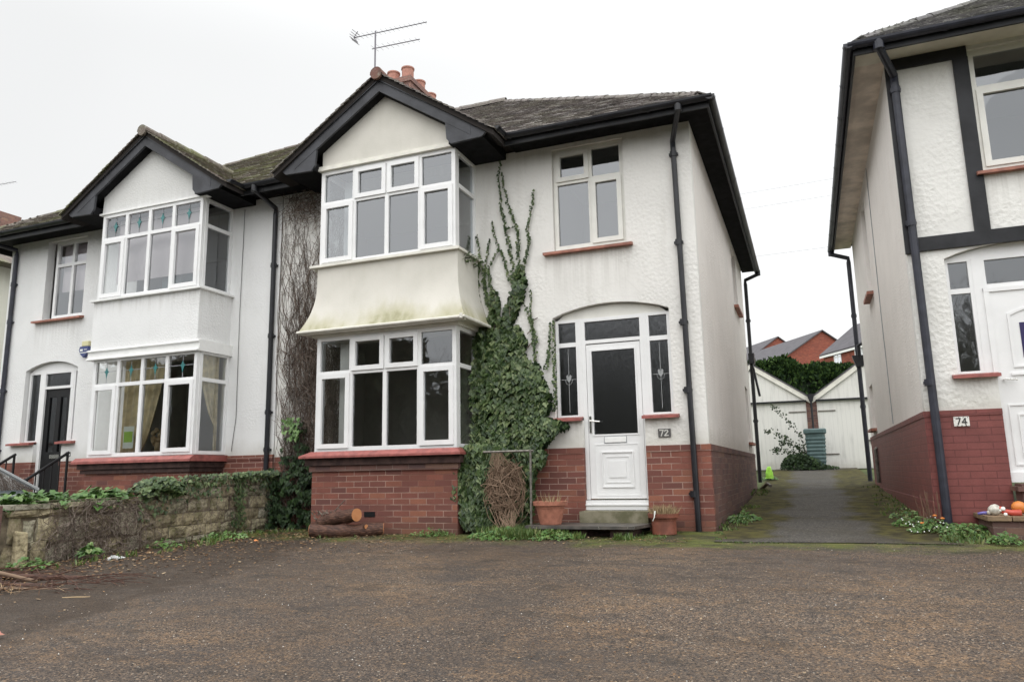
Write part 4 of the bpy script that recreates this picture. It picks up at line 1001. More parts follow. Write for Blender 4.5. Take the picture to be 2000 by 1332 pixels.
# far-left next house: cream wall beyond
H68 = empty('semi_detached_house', (-17.6, 12, -.8), 'pale cream wall of the next house, just showing at the far left edge', 'house')
m = MB(); m.bx((-19.5, 10.2, -.9), (-15.6, 18, 4.5)); m.build('side_wall', 'render_cream', H68)
m = MB(); m.add([(-20, 9.8, 4.5), (-15.2, 9.8, 4.5), (-15.2, 18.4, 4.5), (-20, 18.4, 4.5), (-17.6, 12.2, 6.1), (-17.6, 16, 6.1)], [(0, 1, 4), (1, 2, 5, 4), (2, 3, 5), (3, 0, 4, 5), (0, 3, 2, 1)]); m.build('roof', 'tile_moss', H68)
m = MB(); m.bx((-27.6, 17, 7.0), (-26.6, 18, 9.7)); m.build('chimney', 'brick_chim', H68)

# aerials
def aerial(loc, top, booms, label):
    t = empty('tv_aerial', loc, label, 'aerial', None)
    x, y, z = loc; m = MB(); m.tube([(x, y, z), (x, y, top)], .018, 8); m.build('mast', 'aerial', t)
    for (z0, xa, xb, dz, n, el, refl) in booms:
        m = MB(); a = Vector((x+xa, y, z0)); b_ = Vector((x+xb, y+.25, z0+dz)); m.tube([a, b_], .011, 6); bo = m.build('boom', 'aerial', t)
        m = MB(); d = (b_-a)
        for i in range(n):
            p = a+d*((i+.5)/n); l = el*(1-.35*i/n); q = Vector((.15, 1, -.02)).normalized() if not refl == 2 else UP
            m.tube([p-q*l*.8, p+q*l*.8], .0028, 5)
        m.build('elements', 'aerial', bo)
        if refl == 1:
            m = MB()
            for sg in (-1, 1):
                for k in range(3): p = a+Vector((-.01+.03*k, 0, sg*(.03+.045*k))); m.tube([p+Vector((-.015, -.12, 0)), p+Vector((.015, .12, 0))], .006, 5)
                m.tube([a, a+Vector((.10, 0, sg*.13))], .009, 5)
            m.build('reflector', 'aerial', bo)
    return t
aerial((-7.98, 12.62, 7.1), 9.44, [(9.42, -.55, 1.12, .10, 16, .14, 1), (9.04, -.08, .95, .12, 9, .16, 0)], 'tall tv aerial with two booms standing above the central gable')
aerial((-31.5, 20, 9.0), 12.7, [(12.5, -.2, 1.0, .1, 8, .2, 0)], 'small tv aerial just showing at the left edge of the sky')

# ================================================================== garages
def garage(x0, x1, xr, zr, label, ridge_side):
    root = empty('garage', ((x0+x1)/2, 26, gz(0, 24)), label, 'garage', 'white boarded garages at the end of the drive')
    gb = gz(0, 24)-.05; f = F_front(24.0); xm = (x0+x1)/2; ze = 2.0
    m = MB(); m.prism(f, [(x0, ze-.02), (x1, ze-.02), (xm, zr-.05)], -.05, 0); m.build('gable_boards', 'boards', root)
    m = MB(); m.bx((x0+.12, 24.02, gb+.04), (x1-.12, 24.07, ze-.06)); d = m.build('doors', 'boards', root)
    m = MB()
    for xx in (x0+.14, x1-.62): 
        for z in (.35, 1.62): m.bx((xx, 24.0, z), (xx+.48, 24.02, z+.035))
    m.bx((x0+1.42, 23.99, .72), (x0+1.62, 24.02, .76)); m.tube([(x0+1.5, 23.97, .72), (x0+1.5, 23.97, .62)], .03, 8); m.build('hinge', 'steel', d)
    m = MB(); m.bx((x0+.1, 23.93, ze-.07), (x1-.1, 24.0, ze-.02)); m.build('lintel_drip', 'black', root)
    m = MB(); m.bx((x0, 23.99, gb), (x0+.115, 28.5, ze)); m.bx((x1-.115, 23.99, gb), (x1, 28.5, ze)); m.build('brick_pier', 'brick_side', root)
    m = MB()
    for sg in (-1, 1):
        e = (x1-x0)/2+.04; s_ = (zr-ze)/((x1-x0)/2)
        m.prism(F_front(23.95), [(xm, zr+.04), (xm+sg*e, zr+.04-e*s_), (xm+sg*e, zr-.12-e*s_), (xm, zr-.12)], -.03, .01)
    m.build('barge_board', 'trim', root)
    m = MB(); e = (x1-x0)/2+.05; s_ = (zr-ze)/((x1-x0)/2)
    for sg in (-1, 1):
        P = [Vector((xm, 23.93, zr+.09)), Vector((xm, 28.5, zr+.09)), Vector((xm+sg*e, 28.5, zr+.09-e*s_)), Vector((xm+sg*e, 23.93, zr+.09-e*s_))]; m.add(P+[p-UP*.05 for p in P], [(0, 1, 2, 3), (7, 6, 5, 4), (0, 3, 7, 4), (3, 2, 6, 7), (1, 0, 4, 5)])
    m.build('roof', 'tile_far', root)
    return root
garage(-3.12, .14, 0, 3.13, 'left hand white boarded garage behind the straggly shrub', 1)
garage(.20, 3.4, 0, 3.13, 'right hand white boarded garage at the end of the drive', -1)
RH = empty('drainpipe', (.17, 23.9, 0), 'black rainwater hopper and pipe in the gap between the two garages', 'drainpipe')
m = MB(); m.prism(F_front(23.92), [(.07, 2.14), (.27, 2.14), (.22, 1.93), (.12, 1.93)], 0, .12); m.build('hopper', 'gutter', RH)
m = MB(); m.tube([(.17, 23.88, 1.95), (.17, 23.9, 0)], .03, 8); m.build('pipe', 'gutter', RH)
# bin / water butt
t = empty('water_butt', (.19, 23.3, gz(.19, 23.3)), 'square ribbed grey green water butt standing between the two garages', 'water butt')
def rect_lathe(m, c, prof, n=4):
    for i in range(len(prof)-1):
        (r0, z0), (r1, z1) = prof[i], prof[i+1]
        P = []
        for (r, z) in ((r0, z0), (r1, z1)):
            q = r*.28; P += [Vector((c[0]+a, c[1]+b_, c[2]+z)) for a, b_ in ((r-q, -r), (r, -r+q), (r, r-q), (r-q, r), (-r+q, r), (-r, r-q), (-r, -r+q), (-r+q, -r))]
        m.add(P, [(j, (j+1) % 8, 8+(j+1) % 8, 8+j) for j in range(8)])
gzb = gz(.19, 23.3)
m = MB(); prof = [(.22, 0)]
for i in range(7): z = .22+.105*i; r = .225+.045*(z/1.1); prof += [(r, z-.01), (r+.014, z+.01), (r+.014, z+.045), (r, z+.065)]
prof += [(.268, 1.05)]; rect_lathe(m, (.19, 23.3, gzb), prof); m.build('tub', 'binm', t)
m = MB(); rect_lathe(m, (.19, 23.3, gzb), [(.275, 1.02), (.305, 1.04), (.305, 1.13), (.28, 1.165), (.01, 1.175)]); m.build('lid', 'binm', t)
m = MB(); m.tube([(.13, 23.04, gzb+.2), (.13, 22.98, gzb+.2)], .02, 8); m.build('tap', 'white', t)
# hi-vis item by the back downpipe
gg = gz(-.92, 18.3); m = MB(); hb_ = random.Random(2)
for i in range(9):
    t = i/8; r_ = .085*(1-.65*t*t)
    for j in range(14):
        an = 2*math.pi*j/14; q_ = r_*(1+.16*math.sin(an*3+i*.7)+hb_.uniform(-.10, .10)); m.v.append((-.905+.02*t+q_*math.cos(an), 18.3+q_*.8*math.sin(an), gg+.06+.27*t))
for i in range(8):
    for j in range(14): m.f.append((i*14+j, i*14+(j+1) % 14, (i+1)*14+(j+1) % 14, (i+1)*14+j))
m.f.append(tuple(range(112, 126)))
m.build('plastic_bag', 'hivis', smooth=True, label='fluorescent lime green bag at the back corner of the central house', cat='bag')

# ================================================================== far houses
DV = Vector((-.518, .855, 0)).normalized(); EV = Vector((.855, .518, 0)).normalized()
def far_house(P, w, L, zr, drop, zb, label, wins=(), apex=True, white=False):
    """P: ground position of the ridge end nearest the camera; ridge runs along DV"""
    root = empty('brick_house', (P.x, P.y, zb), label, 'house', 'new brick houses on the rise behind the hedge')
    h = w/2; A = P-EV*h; B = P+EV*h
    def pt(q, z): return Vector((q.x, q.y, z))
    m = MB(); m.add([pt(A, zb), pt(B, zb), pt(B, zr-drop), pt(P, zr), pt(A, zr-drop), pt(A+DV*L, zb), pt(B+DV*L, zb), pt(B+DV*L, zr-drop), pt(P+DV*L, zr), pt(A+DV*L, zr-drop)], [(0, 1, 2, 3, 4), (0, 4, 9, 5), (1, 6, 7, 2), (5, 9, 8, 7, 6)])
    m.build('wall', 'brick_far', root)
    m = MB(); k = 1.06; o = DV*-.25
    for sg in (-1, 1):
        Q = [pt(P+o, zr+.12), pt(P+DV*(L+.3), zr+.12), pt(P+EV*sg*h*k+DV*(L+.3), zr+.12-drop*k), pt(P+EV*sg*h*k+o, zr+.12-drop*k)]; m.add(Q+[q-UP*.14 for q in Q], [(0, 1, 2, 3), (7, 6, 5, 4), (0, 3, 7, 4), (3, 2, 6, 7), (1, 0, 4, 5)])
    m.build('roof', 'tile_far', root)
    m = MB()
    q0 = P-EV*h*k; m.add([pt(q0+o, zr-drop*k-.02), pt(q0+DV*(L+.3), zr-drop*k-.02), pt(q0+DV*(L+.3), zr-drop*k-.22), pt(q0+o, zr-drop*k-.22)], [(0, 1, 2, 3)]); m.build('fascia', 'white', root)
    fr = lambda u, v, w_: A+DV*u-EV*(w_+.06)+UP*v
    for (u0, u1, v0, v1) in wins:
        wd = window(root, 'window', fr, [u0, (u0+u1)/2, u1], [v0, v0+(v1-v0)*.65, v1], (), of=.09, mull=.05, depth=.03)
    return root
far_house(Vector((2.36, 90, 0)), 9.3, 15, 15.15, 2.95, 5, 'brick house with a grey roof and full gable, behind the middle of the hedge')
far_house(Vector((-2.94, 112, 0)), 9.0, 15, 18.45, 3.1, 8, 'brick house on the left with only its roof and narrow gable above the hedge')
PC = Vector((1.95, 75, 0))
far_house(PC-DV*14+EV*3.75, 7.5, 14, 13.2, 2.8, 4, 'brick house on the right with a small white window and a brown downpipe', wins=((11.2, 12.3, 9.15, 10.15), (7.2, 9.2, 9.0, 10.15)))
m = MB(); q = PC+DV*-5.2-EV*.12; m.tube([(q.x, q.y, 5), (q.x, q.y, 10.2)], .09, 6); 
m.build('drainpipe', 'blackdoor', label='dark downpipe on the brick house on the right behind the hedge', cat='drainpipe')
# hedge
m = MB(); rr = random.Random(21)
core = MB()
def htop(x): return 3.0+.10*math.sin(x*1.3+1)+(.38 if x < -.55 else .38*max(0, 1-(x+.55)/.5))
for i in range(16000):
    x = rr.uniform(-4.5, 4.2); top = htop(x); z = rr.uniform(.8, 1)**.6*top if rr.random() < .5 else rr.uniform(.6, top)
    if rr.random() < .3: z = top+rr.uniform(-.06, .10); y = 28.8+rr.uniform(0, .9)
    else: y = 28.8+.15*mnoise.noise(Vector((x*2, 0, z*2)))+rr.uniform(-.05, .12)
    z = z*28.8/25.2 if True else z
    d = Vector((rr.uniform(-.6, .6), rr.uniform(-1, -.1), rr.uniform(-.1, 1.1)))
    m.sliver(Vector((x, y, z)), d, Vector((rr.uniform(-1, 1), -1, rr.uniform(-.3, .3))), rr.uniform(.10, .22), rr.uniform(.05, .10))
hg = m.build('hedge', 'hedgem', label='dense clipped dark green hedge behind the two garages', cat='hedge')
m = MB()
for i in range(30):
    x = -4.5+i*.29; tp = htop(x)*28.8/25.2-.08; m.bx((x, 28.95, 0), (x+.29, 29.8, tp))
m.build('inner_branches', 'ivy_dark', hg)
# overhead wires
for (z0, z1, lab) in ((11.6, 12.3, 'uppermost of the three thin overhead wires in the gap between the houses'), (10.9, 11.6, 'middle of the three thin overhead wires in the gap between the houses'), (8.9, 9.3, 'lowest of the three thin overhead wires in the gap between the houses')):
    m = MB(); P = [(-14+28*i/20, 32, (z0+z1)/2-.3*(1-((i-10)/10)**2)+(z1-z0)*((i-10)/20)) for i in range(21)]; m.tube(P, .006, 5); m.build('overhead_wire', 'motif', label=lab, cat='wire', group='overhead wires behind the houses')

# ================================================================== plants
def pin(poly, rr):
    x0 = min(p[0] for p in poly); x1 = max(p[0] for p in poly); y0 = min(p[1] for p in poly); y1 = max(p[1] for p in poly)
    while True:
        p = (rr.uniform(x0, x1), rr.uniform(y0, y1))
        if inside(p, poly): return p
IVA = [(-4.04, 2.01), (-4.05, 1.51), (-4.03, 0.92), (-4.03, 0.34), (-3.84, 0.22), (-3.26, 0.22), (-3.14, 0.26), (-2.98, 0.40), (-2.84, 0.48), (-2.76, 0.55), (-2.86, 0.62), (-3.02, 0.66), (-3.01, 0.78), (-2.98, 0.94), (-3.04, 1.10), (-3.10, 1.24), (-3.18, 1.38), (-3.28, 1.41), (-3.33, 1.49), (-3.3, 1.66), (-3.38, 1.78), (-3.43, 1.91), (-3.47, 1.84), (-3.53, 1.86), (-3.5, 1.93), (-3.43, 2.08), (-3.32, 2.31), (-3.29, 2.46), (-3.33, 2.61), (-3.4, 2.7), (-3.45, 2.6), (-3.46, 2.45), (-3.56, 2.25), (-3.65, 2.02), (-3.69, 2.05), (-3.68, 2.26), (-3.72, 2.37), (-3.79, 2.42), (-3.83, 2.3), (-3.83, 2.03)]
IVB = [(-4.04, 0.30), (-4.09, 0.14), (-4.06, -0.05), (-4.11, -0.23), (-4.08, -0.47), (-3.98, -0.66), (-3.77, -0.72), (-3.62, -0.60), (-3.60, -0.29), (-3.50, -0.08), (-3.44, 0.16), (-3.4, 0.28), (-3.79, 0.34)]
IVC = [(-3.50, 0.28), (-3.0, 0.25), (-3.06, 0.08), (-3.18, -0.01), (-3.2, -0.30), (-3.3, -0.7), (-3.75, -.7), (-3.7, 0)]
ST = [[(-3.47, 2.44), (-3.5, 2.82), (-3.56, 3.15), (-3.63, 3.53), (-3.66, 4.05), (-3.64, 4.22)], [(-3.39, 2.6), (-3.40, 3.17), (-3.53, 3.58), (-3.58, 3.81), (-3.61, 4.04)], [(-3.36, 2.59), (-3.26, 2.9), (-3.25, 3.22), (-3.19, 3.53), (-3.16, 3.72)],
      [(-3.45, 2.45), (-3.54, 2.55), (-3.61, 2.84), (-3.68, 3.0), (-3.75, 3.24), (-3.77, 3.36)], [(-3.80, 2.3), (-3.82, 2.75), (-3.69, 2.96)], [(-3.85, 2.2), (-3.91, 2.49), (-3.87, 2.8), (-3.81, 3.12)], [(-3.98, 2.0), (-4.0, 2.5), (-3.96, 2.99), (-4.0, 3.21)], [(-3.49, 3.25), (-3.59, 3.24)],
      [(-3.18, 1.4), (-3.22, 1.76), (-3.24, 2.05), (-3.23, 2.34)], [(-3.17, 1.66), (-3.3, 2.12), (-3.35, 2.22)], [(-3.04, 1.3), (-2.99, 1.68), (-2.98, 1.88)], [(-2.94, 0.76), (-2.94, 1.16), (-2.93, 1.91)], [(-3.93, 2.82), (-3.90, 2.6), (-3.85, 2.2)]]
IV = empty('ivy', (-3.6, 8.9, -.72), 'big dark green ivy climbing the wall between the central bay and the front door', 'ivy')
rr = random.Random(5); m = MB()
def bulge(x, z): return mnoise.noise(Vector((x*3.1, z*3.1, 1.7)))*.035 + mnoise.noise(Vector((x*9, z*9, 4)))*.018
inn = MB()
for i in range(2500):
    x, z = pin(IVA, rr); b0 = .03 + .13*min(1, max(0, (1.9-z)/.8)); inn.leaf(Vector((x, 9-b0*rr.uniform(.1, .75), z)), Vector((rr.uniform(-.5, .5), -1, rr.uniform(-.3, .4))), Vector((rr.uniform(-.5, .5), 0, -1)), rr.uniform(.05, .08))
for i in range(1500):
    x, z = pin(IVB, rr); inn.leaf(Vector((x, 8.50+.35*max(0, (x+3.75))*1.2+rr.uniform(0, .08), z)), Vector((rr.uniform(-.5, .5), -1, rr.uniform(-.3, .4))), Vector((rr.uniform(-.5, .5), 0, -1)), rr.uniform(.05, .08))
inn.build('inner_leaves', 'ivy_dark', IV)  # darker inner layer: the shade of the gaps is put into its colour
for i in range(2300):
    x, z = pin(IVA, rr); k = rr.random()
    base = .04 + .14*min(1, max(0, (1.9-z)/.8)) * (1 if x > -3.5 else 1.25)
    y = 9-(base+bulge(x, z))-rr.uniform(0, .025) if k < .8 else 9-base*rr.uniform(.5, 1)
    cn = mnoise.noise(Vector((x*7, z*7, 9))); n = Vector((rr.uniform(-.5, .5), -1, rr.uniform(.0, 1.0))); m.leaf(Vector((x, y, z)), n, Vector((rr.uniform(-.45, .45), 0, -1)), rr.uniform(.045, .092), .08)
for i in range(1900):
    x, z = pin(IVB, rr); y = 8.40+.10*mnoise.noise(Vector((x*4, z*4, 0)))+.35*max(0, (x+3.75))*1.2+rr.uniform(0, .08)
    n = Vector((rr.uniform(-.6, .6), -1, rr.uniform(.0, .8))); m.leaf(Vector((x, y, z)), n, Vector((rr.uniform(-.5, .5), 0, -1)), rr.uniform(.048, .085))
for i in range(1300):   # flank over the bay corner
    z = rr.uniform(-.66, 1.85); y = rr.uniform(8.45, 9.0) if z < .3 else rr.uniform(8.80, 9.0); x = -3.99+rr.uniform(0, .05)+(-.03 if z < .2 else 0.05*(z > .3))
    m.leaf(Vector((x, y, z)), Vector((1, rr.uniform(-.8, .2), rr.uniform(0, .7))), Vector((0, rr.uniform(-.4, .4), -1)), rr.uniform(.04, .07))
for i in range(1500):
    x, z = pin(IVC, rr); y = 8.72+rr.uniform(0, .2)
    m.leaf(Vector((x, y, z)), Vector((rr.uniform(-.6, .6), -1, rr.uniform(-.1, .7))), Vector((rr.uniform(-.5, .5), 0, -1)), rr.uniform(.04, .075))
m.build('leaves', 'ivy', IV)
m = MB(); sm_ = MB()
for s in ST:
    pts = [Vector((x, 8.975, z)) for x, z in s]; L = []
    for a, b_ in zip(pts, pts[1:]):
        n = max(2, int((b_-a).length/.028))
        for i in range(n): L.append(a.lerp(b_, i/n)+Vector((mnoise.noise(a*5+Vector((i*.4, 0, 0)))*.02, 0, 0)))
    L.append(pts[-1]); sm_.tube([p for p in L[::2]]+[L[-1]], .004, 4)
    for i, p in enumerate(L):
        top = i/len(L)
        for k in range(2 if top < .6 else 1):
            m.leaf(p+Vector((rr.uniform(-.022, .022)*(1.3-top), -.018, 0)), Vector((rr.uniform(-.6, .6), -1, rr.uniform(0, .5))), Vector(((-1 if (i+k) % 2 else 1)*.9, 0, rr.uniform(-.6, .4))), rr.uniform(.030, .050))
m.build('shoot_leaves', 'ivy', IV); 
for i in range(26):
    x = rr.uniform(-4.0, -3.0); P = [Vector((-3.7+rr.uniform(-.2, .2), 8.93, -.7))]
    for k in range(10): P.append(Vector((-3.7+(x+3.7)*(k+1)/10+rr.uniform(-.04, .04), 8.95, -.7+.3*(k+1)*rr.uniform(.9, 1.02))))
    P = [p for p in P if inside((p.x, p.z), IVA) or p.z < .3]
    if len(P) > 2: sm_.tube(P, .010, 4, r1=.004)
for (a, b_) in (((-3.28, 1.93), (-3.15, 1.98)), ((-3.3, 1.78), (-3.22, 1.85)), ((-3.3, 1.60), (-3.24, 1.66))): sm_.tube([(a[0], 8.97, a[1]), (b_[0], 8.97, b_[1])], .007, 4)
sm_.build('stems', 'twig', IV)
m = MB()
m.leaf(Vector((-4.0, 8.62, 2.80)), Vector((.3, -.4, 1)), Vector((0, -1, 0)), .09)
for i in range(60): m.leaf(Vector((-3.98+rr.uniform(-.05, .07), 8.6+rr.uniform(-.15, .3), 2.80+rr.uniform(-.08, .07))), Vector((rr.uniform(-.5, .8), -.6, 1)), Vector((rr.uniform(-1, 1), -1, 0)), rr.uniform(.04, .06))
m.build('sill_tuft', 'ivy', IV)

# dead creeper on the party wall
def creeper(name, parent_label, zone, n, seed, dens):
    pass
CR = empty('creeper', (-6.8, 8.95, -.72), 'leafless brown creeper stems covering the wall strip between the two houses', 'creeper')
m = MB(); rr = random.Random(9)
for i in range(250):
    x = -6.2-.95*rr.random()**1.5; z = rr.uniform(-.5, .6) if rr.random() < .6 else rr.uniform(.4, 2.6); P = []; L = rr.uniform(.5, 3.2)*(1.0 if x > -6.8 else .7); s = 0; dx = rr.uniform(-.12, .12)
    yy = 8.985-rr.uniform(0, .05)
    while s < L and z < 4.22:
        P.append(Vector((min(-6.14, max(-7.30, x)), yy-.015*math.sin(s*9+i), z))); st = rr.uniform(.05, .11); dx = dx*.75+rr.uniform(-.05, .05); x += dx*.55; z += st; s += st
    if len(P) > 2: m.tube(P, rr.uniform(.0035, .008), 3, False, r1=.0022)
for i in range(1150):      # side shoots
    t = rr.random(); x = -6.2-.95*rr.random()**(1.7-.6*t); z = -.4+4.55*rr.random()**1.25; a = rr.uniform(0, 6.28); P = [Vector((x, 8.975, z))]
    for k in range(5):
        a += rr.uniform(-.9, .9); p = P[-1]+Vector((math.cos(a)*.045, rr.uniform(-.012, .008), math.sin(a)*.045)); p.x = min(-6.14, max(-7.33, p.x)); p.y = min(8.99, p.y); P.append(p)
    m.tube(P, .0032, 3, False, r1=.0018)
for i in range(55):      # long thin runners on the upper wall
    x = -7.28+1.1*rr.random(); z = rr.uniform(.2, 2.2); P = []; dx = rr.uniform(-.2, .2)
    while z < rr.uniform(3.9, 4.3) and len(P) < 46:
        P.append(Vector((min(-6.14, max(-7.31, x)), 8.985, z))); dx = dx*.8+rr.uniform(-.12, .12); x += dx*.16; z += rr.uniform(.04, .09)
    if len(P) > 3: m.tube(P, rr.uniform(.0028, .0052), 3, False, r1=.002)
for i in range(240):      # thick matted mass under the eaves
    x = rr.uniform(-7.2, -6.15); z = rr.uniform(3.85, 4.26); a = rr.uniform(0, 6.28); P = [Vector((x, 8.95, z))]
    for k in range(6):
        a += rr.uniform(-.9, .9); p = P[-1]+Vector((math.cos(a)*.05, rr.uniform(-.03, .02), math.sin(a)*.04)); p.y = min(8.99, p.y); P.append(p)
    m.tube(P, .005, 3, False, r1=.002)
for i in range(1150):      # shaggy lower coat
    x = -6.16-1.0*rr.random()**1.15; z = rr.uniform(-.6, 2.0)*(1 if rr.random() < .8 else 1.3); a = rr.gauss(1.57, .5); P = [Vector((x, 8.95-rr.uniform(0, .09)*max(0, (2.2-z)/2.2), z))]
    for k in range(4):
        a += rr.uniform(-.6, .6); p = P[-1]+Vector((math.cos(a)*.05, rr.uniform(-.02, .015), math.sin(a)*.06)); p.x = min(-6.14, max(-7.33, p.x)); P.append(p)
    m.tube(P, rr.uniform(.003, .006), 3, False, r1=.002)
m.build('stems', 'twig', CR)
# ivy in the corner by the stone wall
PI_ = [(-7.24, 0.12), (-7.05, 0.23), (-6.98, 0.60), (-6.80, 0.78), (-6.68, 0.70), (-6.66, 0.50), (-6.62, 0.2), (-6.45, 0.04), (-6.25, -.2), (-6.25, -0.80), (-7.2, -0.83), (-7.22, -0.27)]
m = MB()
for i in range(2100):
    x, z = pin(PI_, rr)
    if mnoise.noise(Vector((x*6, z*5, 3))) < -.08 or (z > .1 and rr.random() < .45): continue
    y = 8.82+rr.uniform(-.05, .12)-.15*max(0, -z)
    m.leaf(Vector((x, y, z)), Vector((rr.uniform(-.6, .8), -1, rr.uniform(-.1, .8))), Vector((rr.uniform(-.5, .5), 0, -1)), rr.uniform(.04, .075))
ci = m.build('ivy', 'ivy_dark', label='dark ivy low in the corner between the stone wall and the brick bay', cat='ivy')
m = MB()
for i in range(45):
    x = -6.83+rr.uniform(-.16, .12); z = .62+rr.uniform(-.12, .2); m.leaf(Vector((x, 8.76, z)), Vector((rr.uniform(-.6, .6), -1, rr.uniform(0, .8))), Vector((0, 0, -1)), rr.uniform(.05, .08))
m.build('young_leaves', 'ivy_light', ci)

# ================================================================== stone wall (runs out from the party line)
SW = empty('stone_wall', (-7.25, 6.5, -.8), 'old yellow sandstone boundary wall with dead creeper and ivy at the left', 'wall')
fsw = F_right(-7.22); rr = random.Random(12)
def wtop(y): return -.22 if y < 6.65 else (-.22+.20*min(1, (y-6.65)/.45) if y < 7.1 else -.02+.035*(y-7.1))
m = MB(); 
P = [(3.4, -1.1), (8.96, -.9), (8.96, wtop(8.9)-.03), (7.2, wtop(7.2)-.03), (6.95, -.14), (6.6, -.26), (3.4, -.27)]
m.prism(fsw, P, -.24, -.01); m.build('mortar_core', 'mortar', SW)
m = MB(); z = -1.0; row = 0
def stone(y0, y1, z0, z1, jit):
    n = 3; k = len(m.v); pr = rr.uniform(.008, .05); vs = []
    for j in range(n+1):
        for i in range(n+1):
            u = i/n; v = j/n; yy = y0+(y1-y0)*u; zz = z0+(z1-z0)*v; ed = (i in (0, n)) or (j in (0, n))
            yy += (mnoise.noise(Vector((yy*9, zz*9, 1)))*jit); zz += (mnoise.noise(Vector((yy*9, zz*9, 7)))*jit)
            w = -.02 if ed else pr+rr.uniform(-.006, .008)
            vs.append(fsw(yy, zz, w if not ed else pr-.028))
    m.add(vs, [(j*(n+1)+i, j*(n+1)+i+1, (j+1)*(n+1)+i+1, (j+1)*(n+1)+i) for j in range(n) for i in range(n)])
    # sides back to the core
    ring = [i for i in range(n+1)]+[(j)*(n+1)+n for j in range(1, n+1)]+[n*(n+1)+i for i in range(n-1, -1, -1)]+[j*(n+1) for j in range(n-1, 0, -1)]
    vr = [vs[i] for i in ring]+[vs[i]-Vector((.06, 0, 0)) for i in ring]; L = len(ring)
    m.add(vr, [(i, (i+1) % L, L+(i+1) % L, L+i) for i in range(L)])
while z < .12:
    h = rr.choice((.12, .14, .17, .15)); y = 6.55+rr.uniform(0, .1)
    while y < 8.95:
        w = rr.uniform(.18, .46); y1 = min(8.96, y+w)
        if z+h*.6 < wtop((y+y1)/2) and y1-y > .06: stone(y+.004, y1-.004, z+.004, min(z+h-.004, wtop((y+y1)/2)+.01), .014)
        y = y1
    z += h
z = -1.05
while z < -.3:
    h = rr.choice((.13, .2, .25, .17)); y = 5.02+rr.uniform(-.05, .03)
    while y < 6.6:
        w = rr.uniform(.12, .36); y1 = min(6.62, y+w)
        if y1-y > .05: stone(max(5.0, y)+.01, y1-.01, z+.01, min(z+h-.01+rr.uniform(-.02, .02), -.27), .035)
        y = y1
    z += h
y = 5.0
while y < 6.6:
    w = rr.uniform(.3, .6); m.box(fsw, y+.006, min(6.64, y+w)-.006, -.265, -.215+rr.uniform(-.01, .01), -.27, .04); y += w
m.build('stones', 'stone', SW)
m = MB(); m.box(fsw, 4.60, 4.95, -1.1, -.22, -.32, .05); m.box(fsw, 3.4, 4.59, -1.1, -.26, -.23, .0); m.build('brick_pier', 'brick_side', SW)
WC = MB()
def crawl(m, n, y0, y1, up, seed, r=.004, hi=1.0):
    q = random.Random(seed)
    for i in range(n):
        y = q.uniform(y0, y1); zt = wtop(y); z = q.uniform(-.85, zt); a = q.uniform(0, 6.28) if not up else q.gauss(1.57, .5); P = []
        for k in range(q.randint(4, 11)):
            P.append(fsw(y, min(z, wtop(y)+.03), .045+q.uniform(-.01, .035))); a += q.uniform(-.7, .7); y += math.cos(a)*.05; z += math.sin(a)*.05; z = max(z, -.86); y = max(4.7, min(8.9, y))
        m.tube(P, q.uniform(r*.6, r*1.3), 3, False, r1=r*.4)
crawl(WC, 480, 5.4, 6.6, False, 1, .0028); crawl(WC, 300, 6.6, 8.9, True, 2, .0026); crawl(WC, 90, 5.5, 6.5, False, 3, .005)
WC.build('creeper', 'twig', label='dry leafless creeper twigs over the face of the stone wall', cat='creeper')
# ivy over the top and tufts
m = MB(); q = random.Random(3)
def tuft(m, c, n, r, s0, s1, flat=.7, upb=.6):
    c = Vector(c)
    for i in range(n):
        d = Vector((q.gauss(0, 1), q.gauss(0, 1), q.gauss(0, 1))).normalized()*r*q.uniform(.55, 1)**.5; d.z *= flat
        m.leaf(c+d, Vector((d.x, d.y-.05, abs(d.z)+upb*r)), Vector((q.uniform(-1, 1), q.uniform(-1, 1), -.6)), q.uniform(s0, s1))
for y in [6.58+.05*i for i in range(11)]: tuft(m, (-7.20+q.uniform(-.1, .1), y, -.15+.09*math.sin((y-6.58)/.5*3.1)), 60, .13, .05, .08)
for i in range(70): y = 7.2+1.75*i/70; tuft(m, (-7.24+q.uniform(-.08, .1), y, wtop(y)+.01), 5 if i < 30 else 12, .06, .035, .06)
for i in range(380): y = 6.5+q.random()*2.45; z = wtop(y)-abs(q.gauss(0, .12)); m.leaf(fsw(y, z, .05+q.uniform(0, .02)), Vector((1, q.uniform(-.5, .5), .4)), Vector((0, q.uniform(-.4, .4), -1)), q.uniform(.03, .06))
for i in range(200): y = 8.15+q.gauss(0, .06); z = q.uniform(-.65, .05); m.leaf(fsw(y, z, .06), Vector((1, 0, .4)), Vector((0, .2, -1)), q.uniform(.03, .05))
m.build('ivy', 'ivy', label='ivy spilling over the coping of the stone wall, thickest where the wall steps up', cat='ivy')
def leafy(name, cx, cy, z, n, r, mat, label, cat='plant', s0=.05, s1=.11, group=None):
    m = MB()
    for i in range(n):
        a = q.uniform(0, 6.28); el = q.uniform(.15, 1.2); L = r*q.uniform(.5, 1.1); d = Vector((math.cos(a)*math.cos(el), math.sin(a)*math.cos(el), math.sin(el)*.9)); b0 = Vector((cx+q.gauss(0, r*.4), cy+q.gauss(0, r*.4), z))
        c = b0+d*L; m.tube([b0, b0+d*L*.6, c], .004, 3, False)
        for k in range(3): m.leaf(c+Vector((q.uniform(-.04, .04), q.uniform(-.04, .04), q.uniform(-.05, .03))), Vector((q.uniform(-.6, .6), q.uniform(-.8, .2), 1)), Vector((d.x, d.y, -.2)), q.uniform(s0, s1))
    return m.build(name, mat, label=label, cat=cat, group=group)
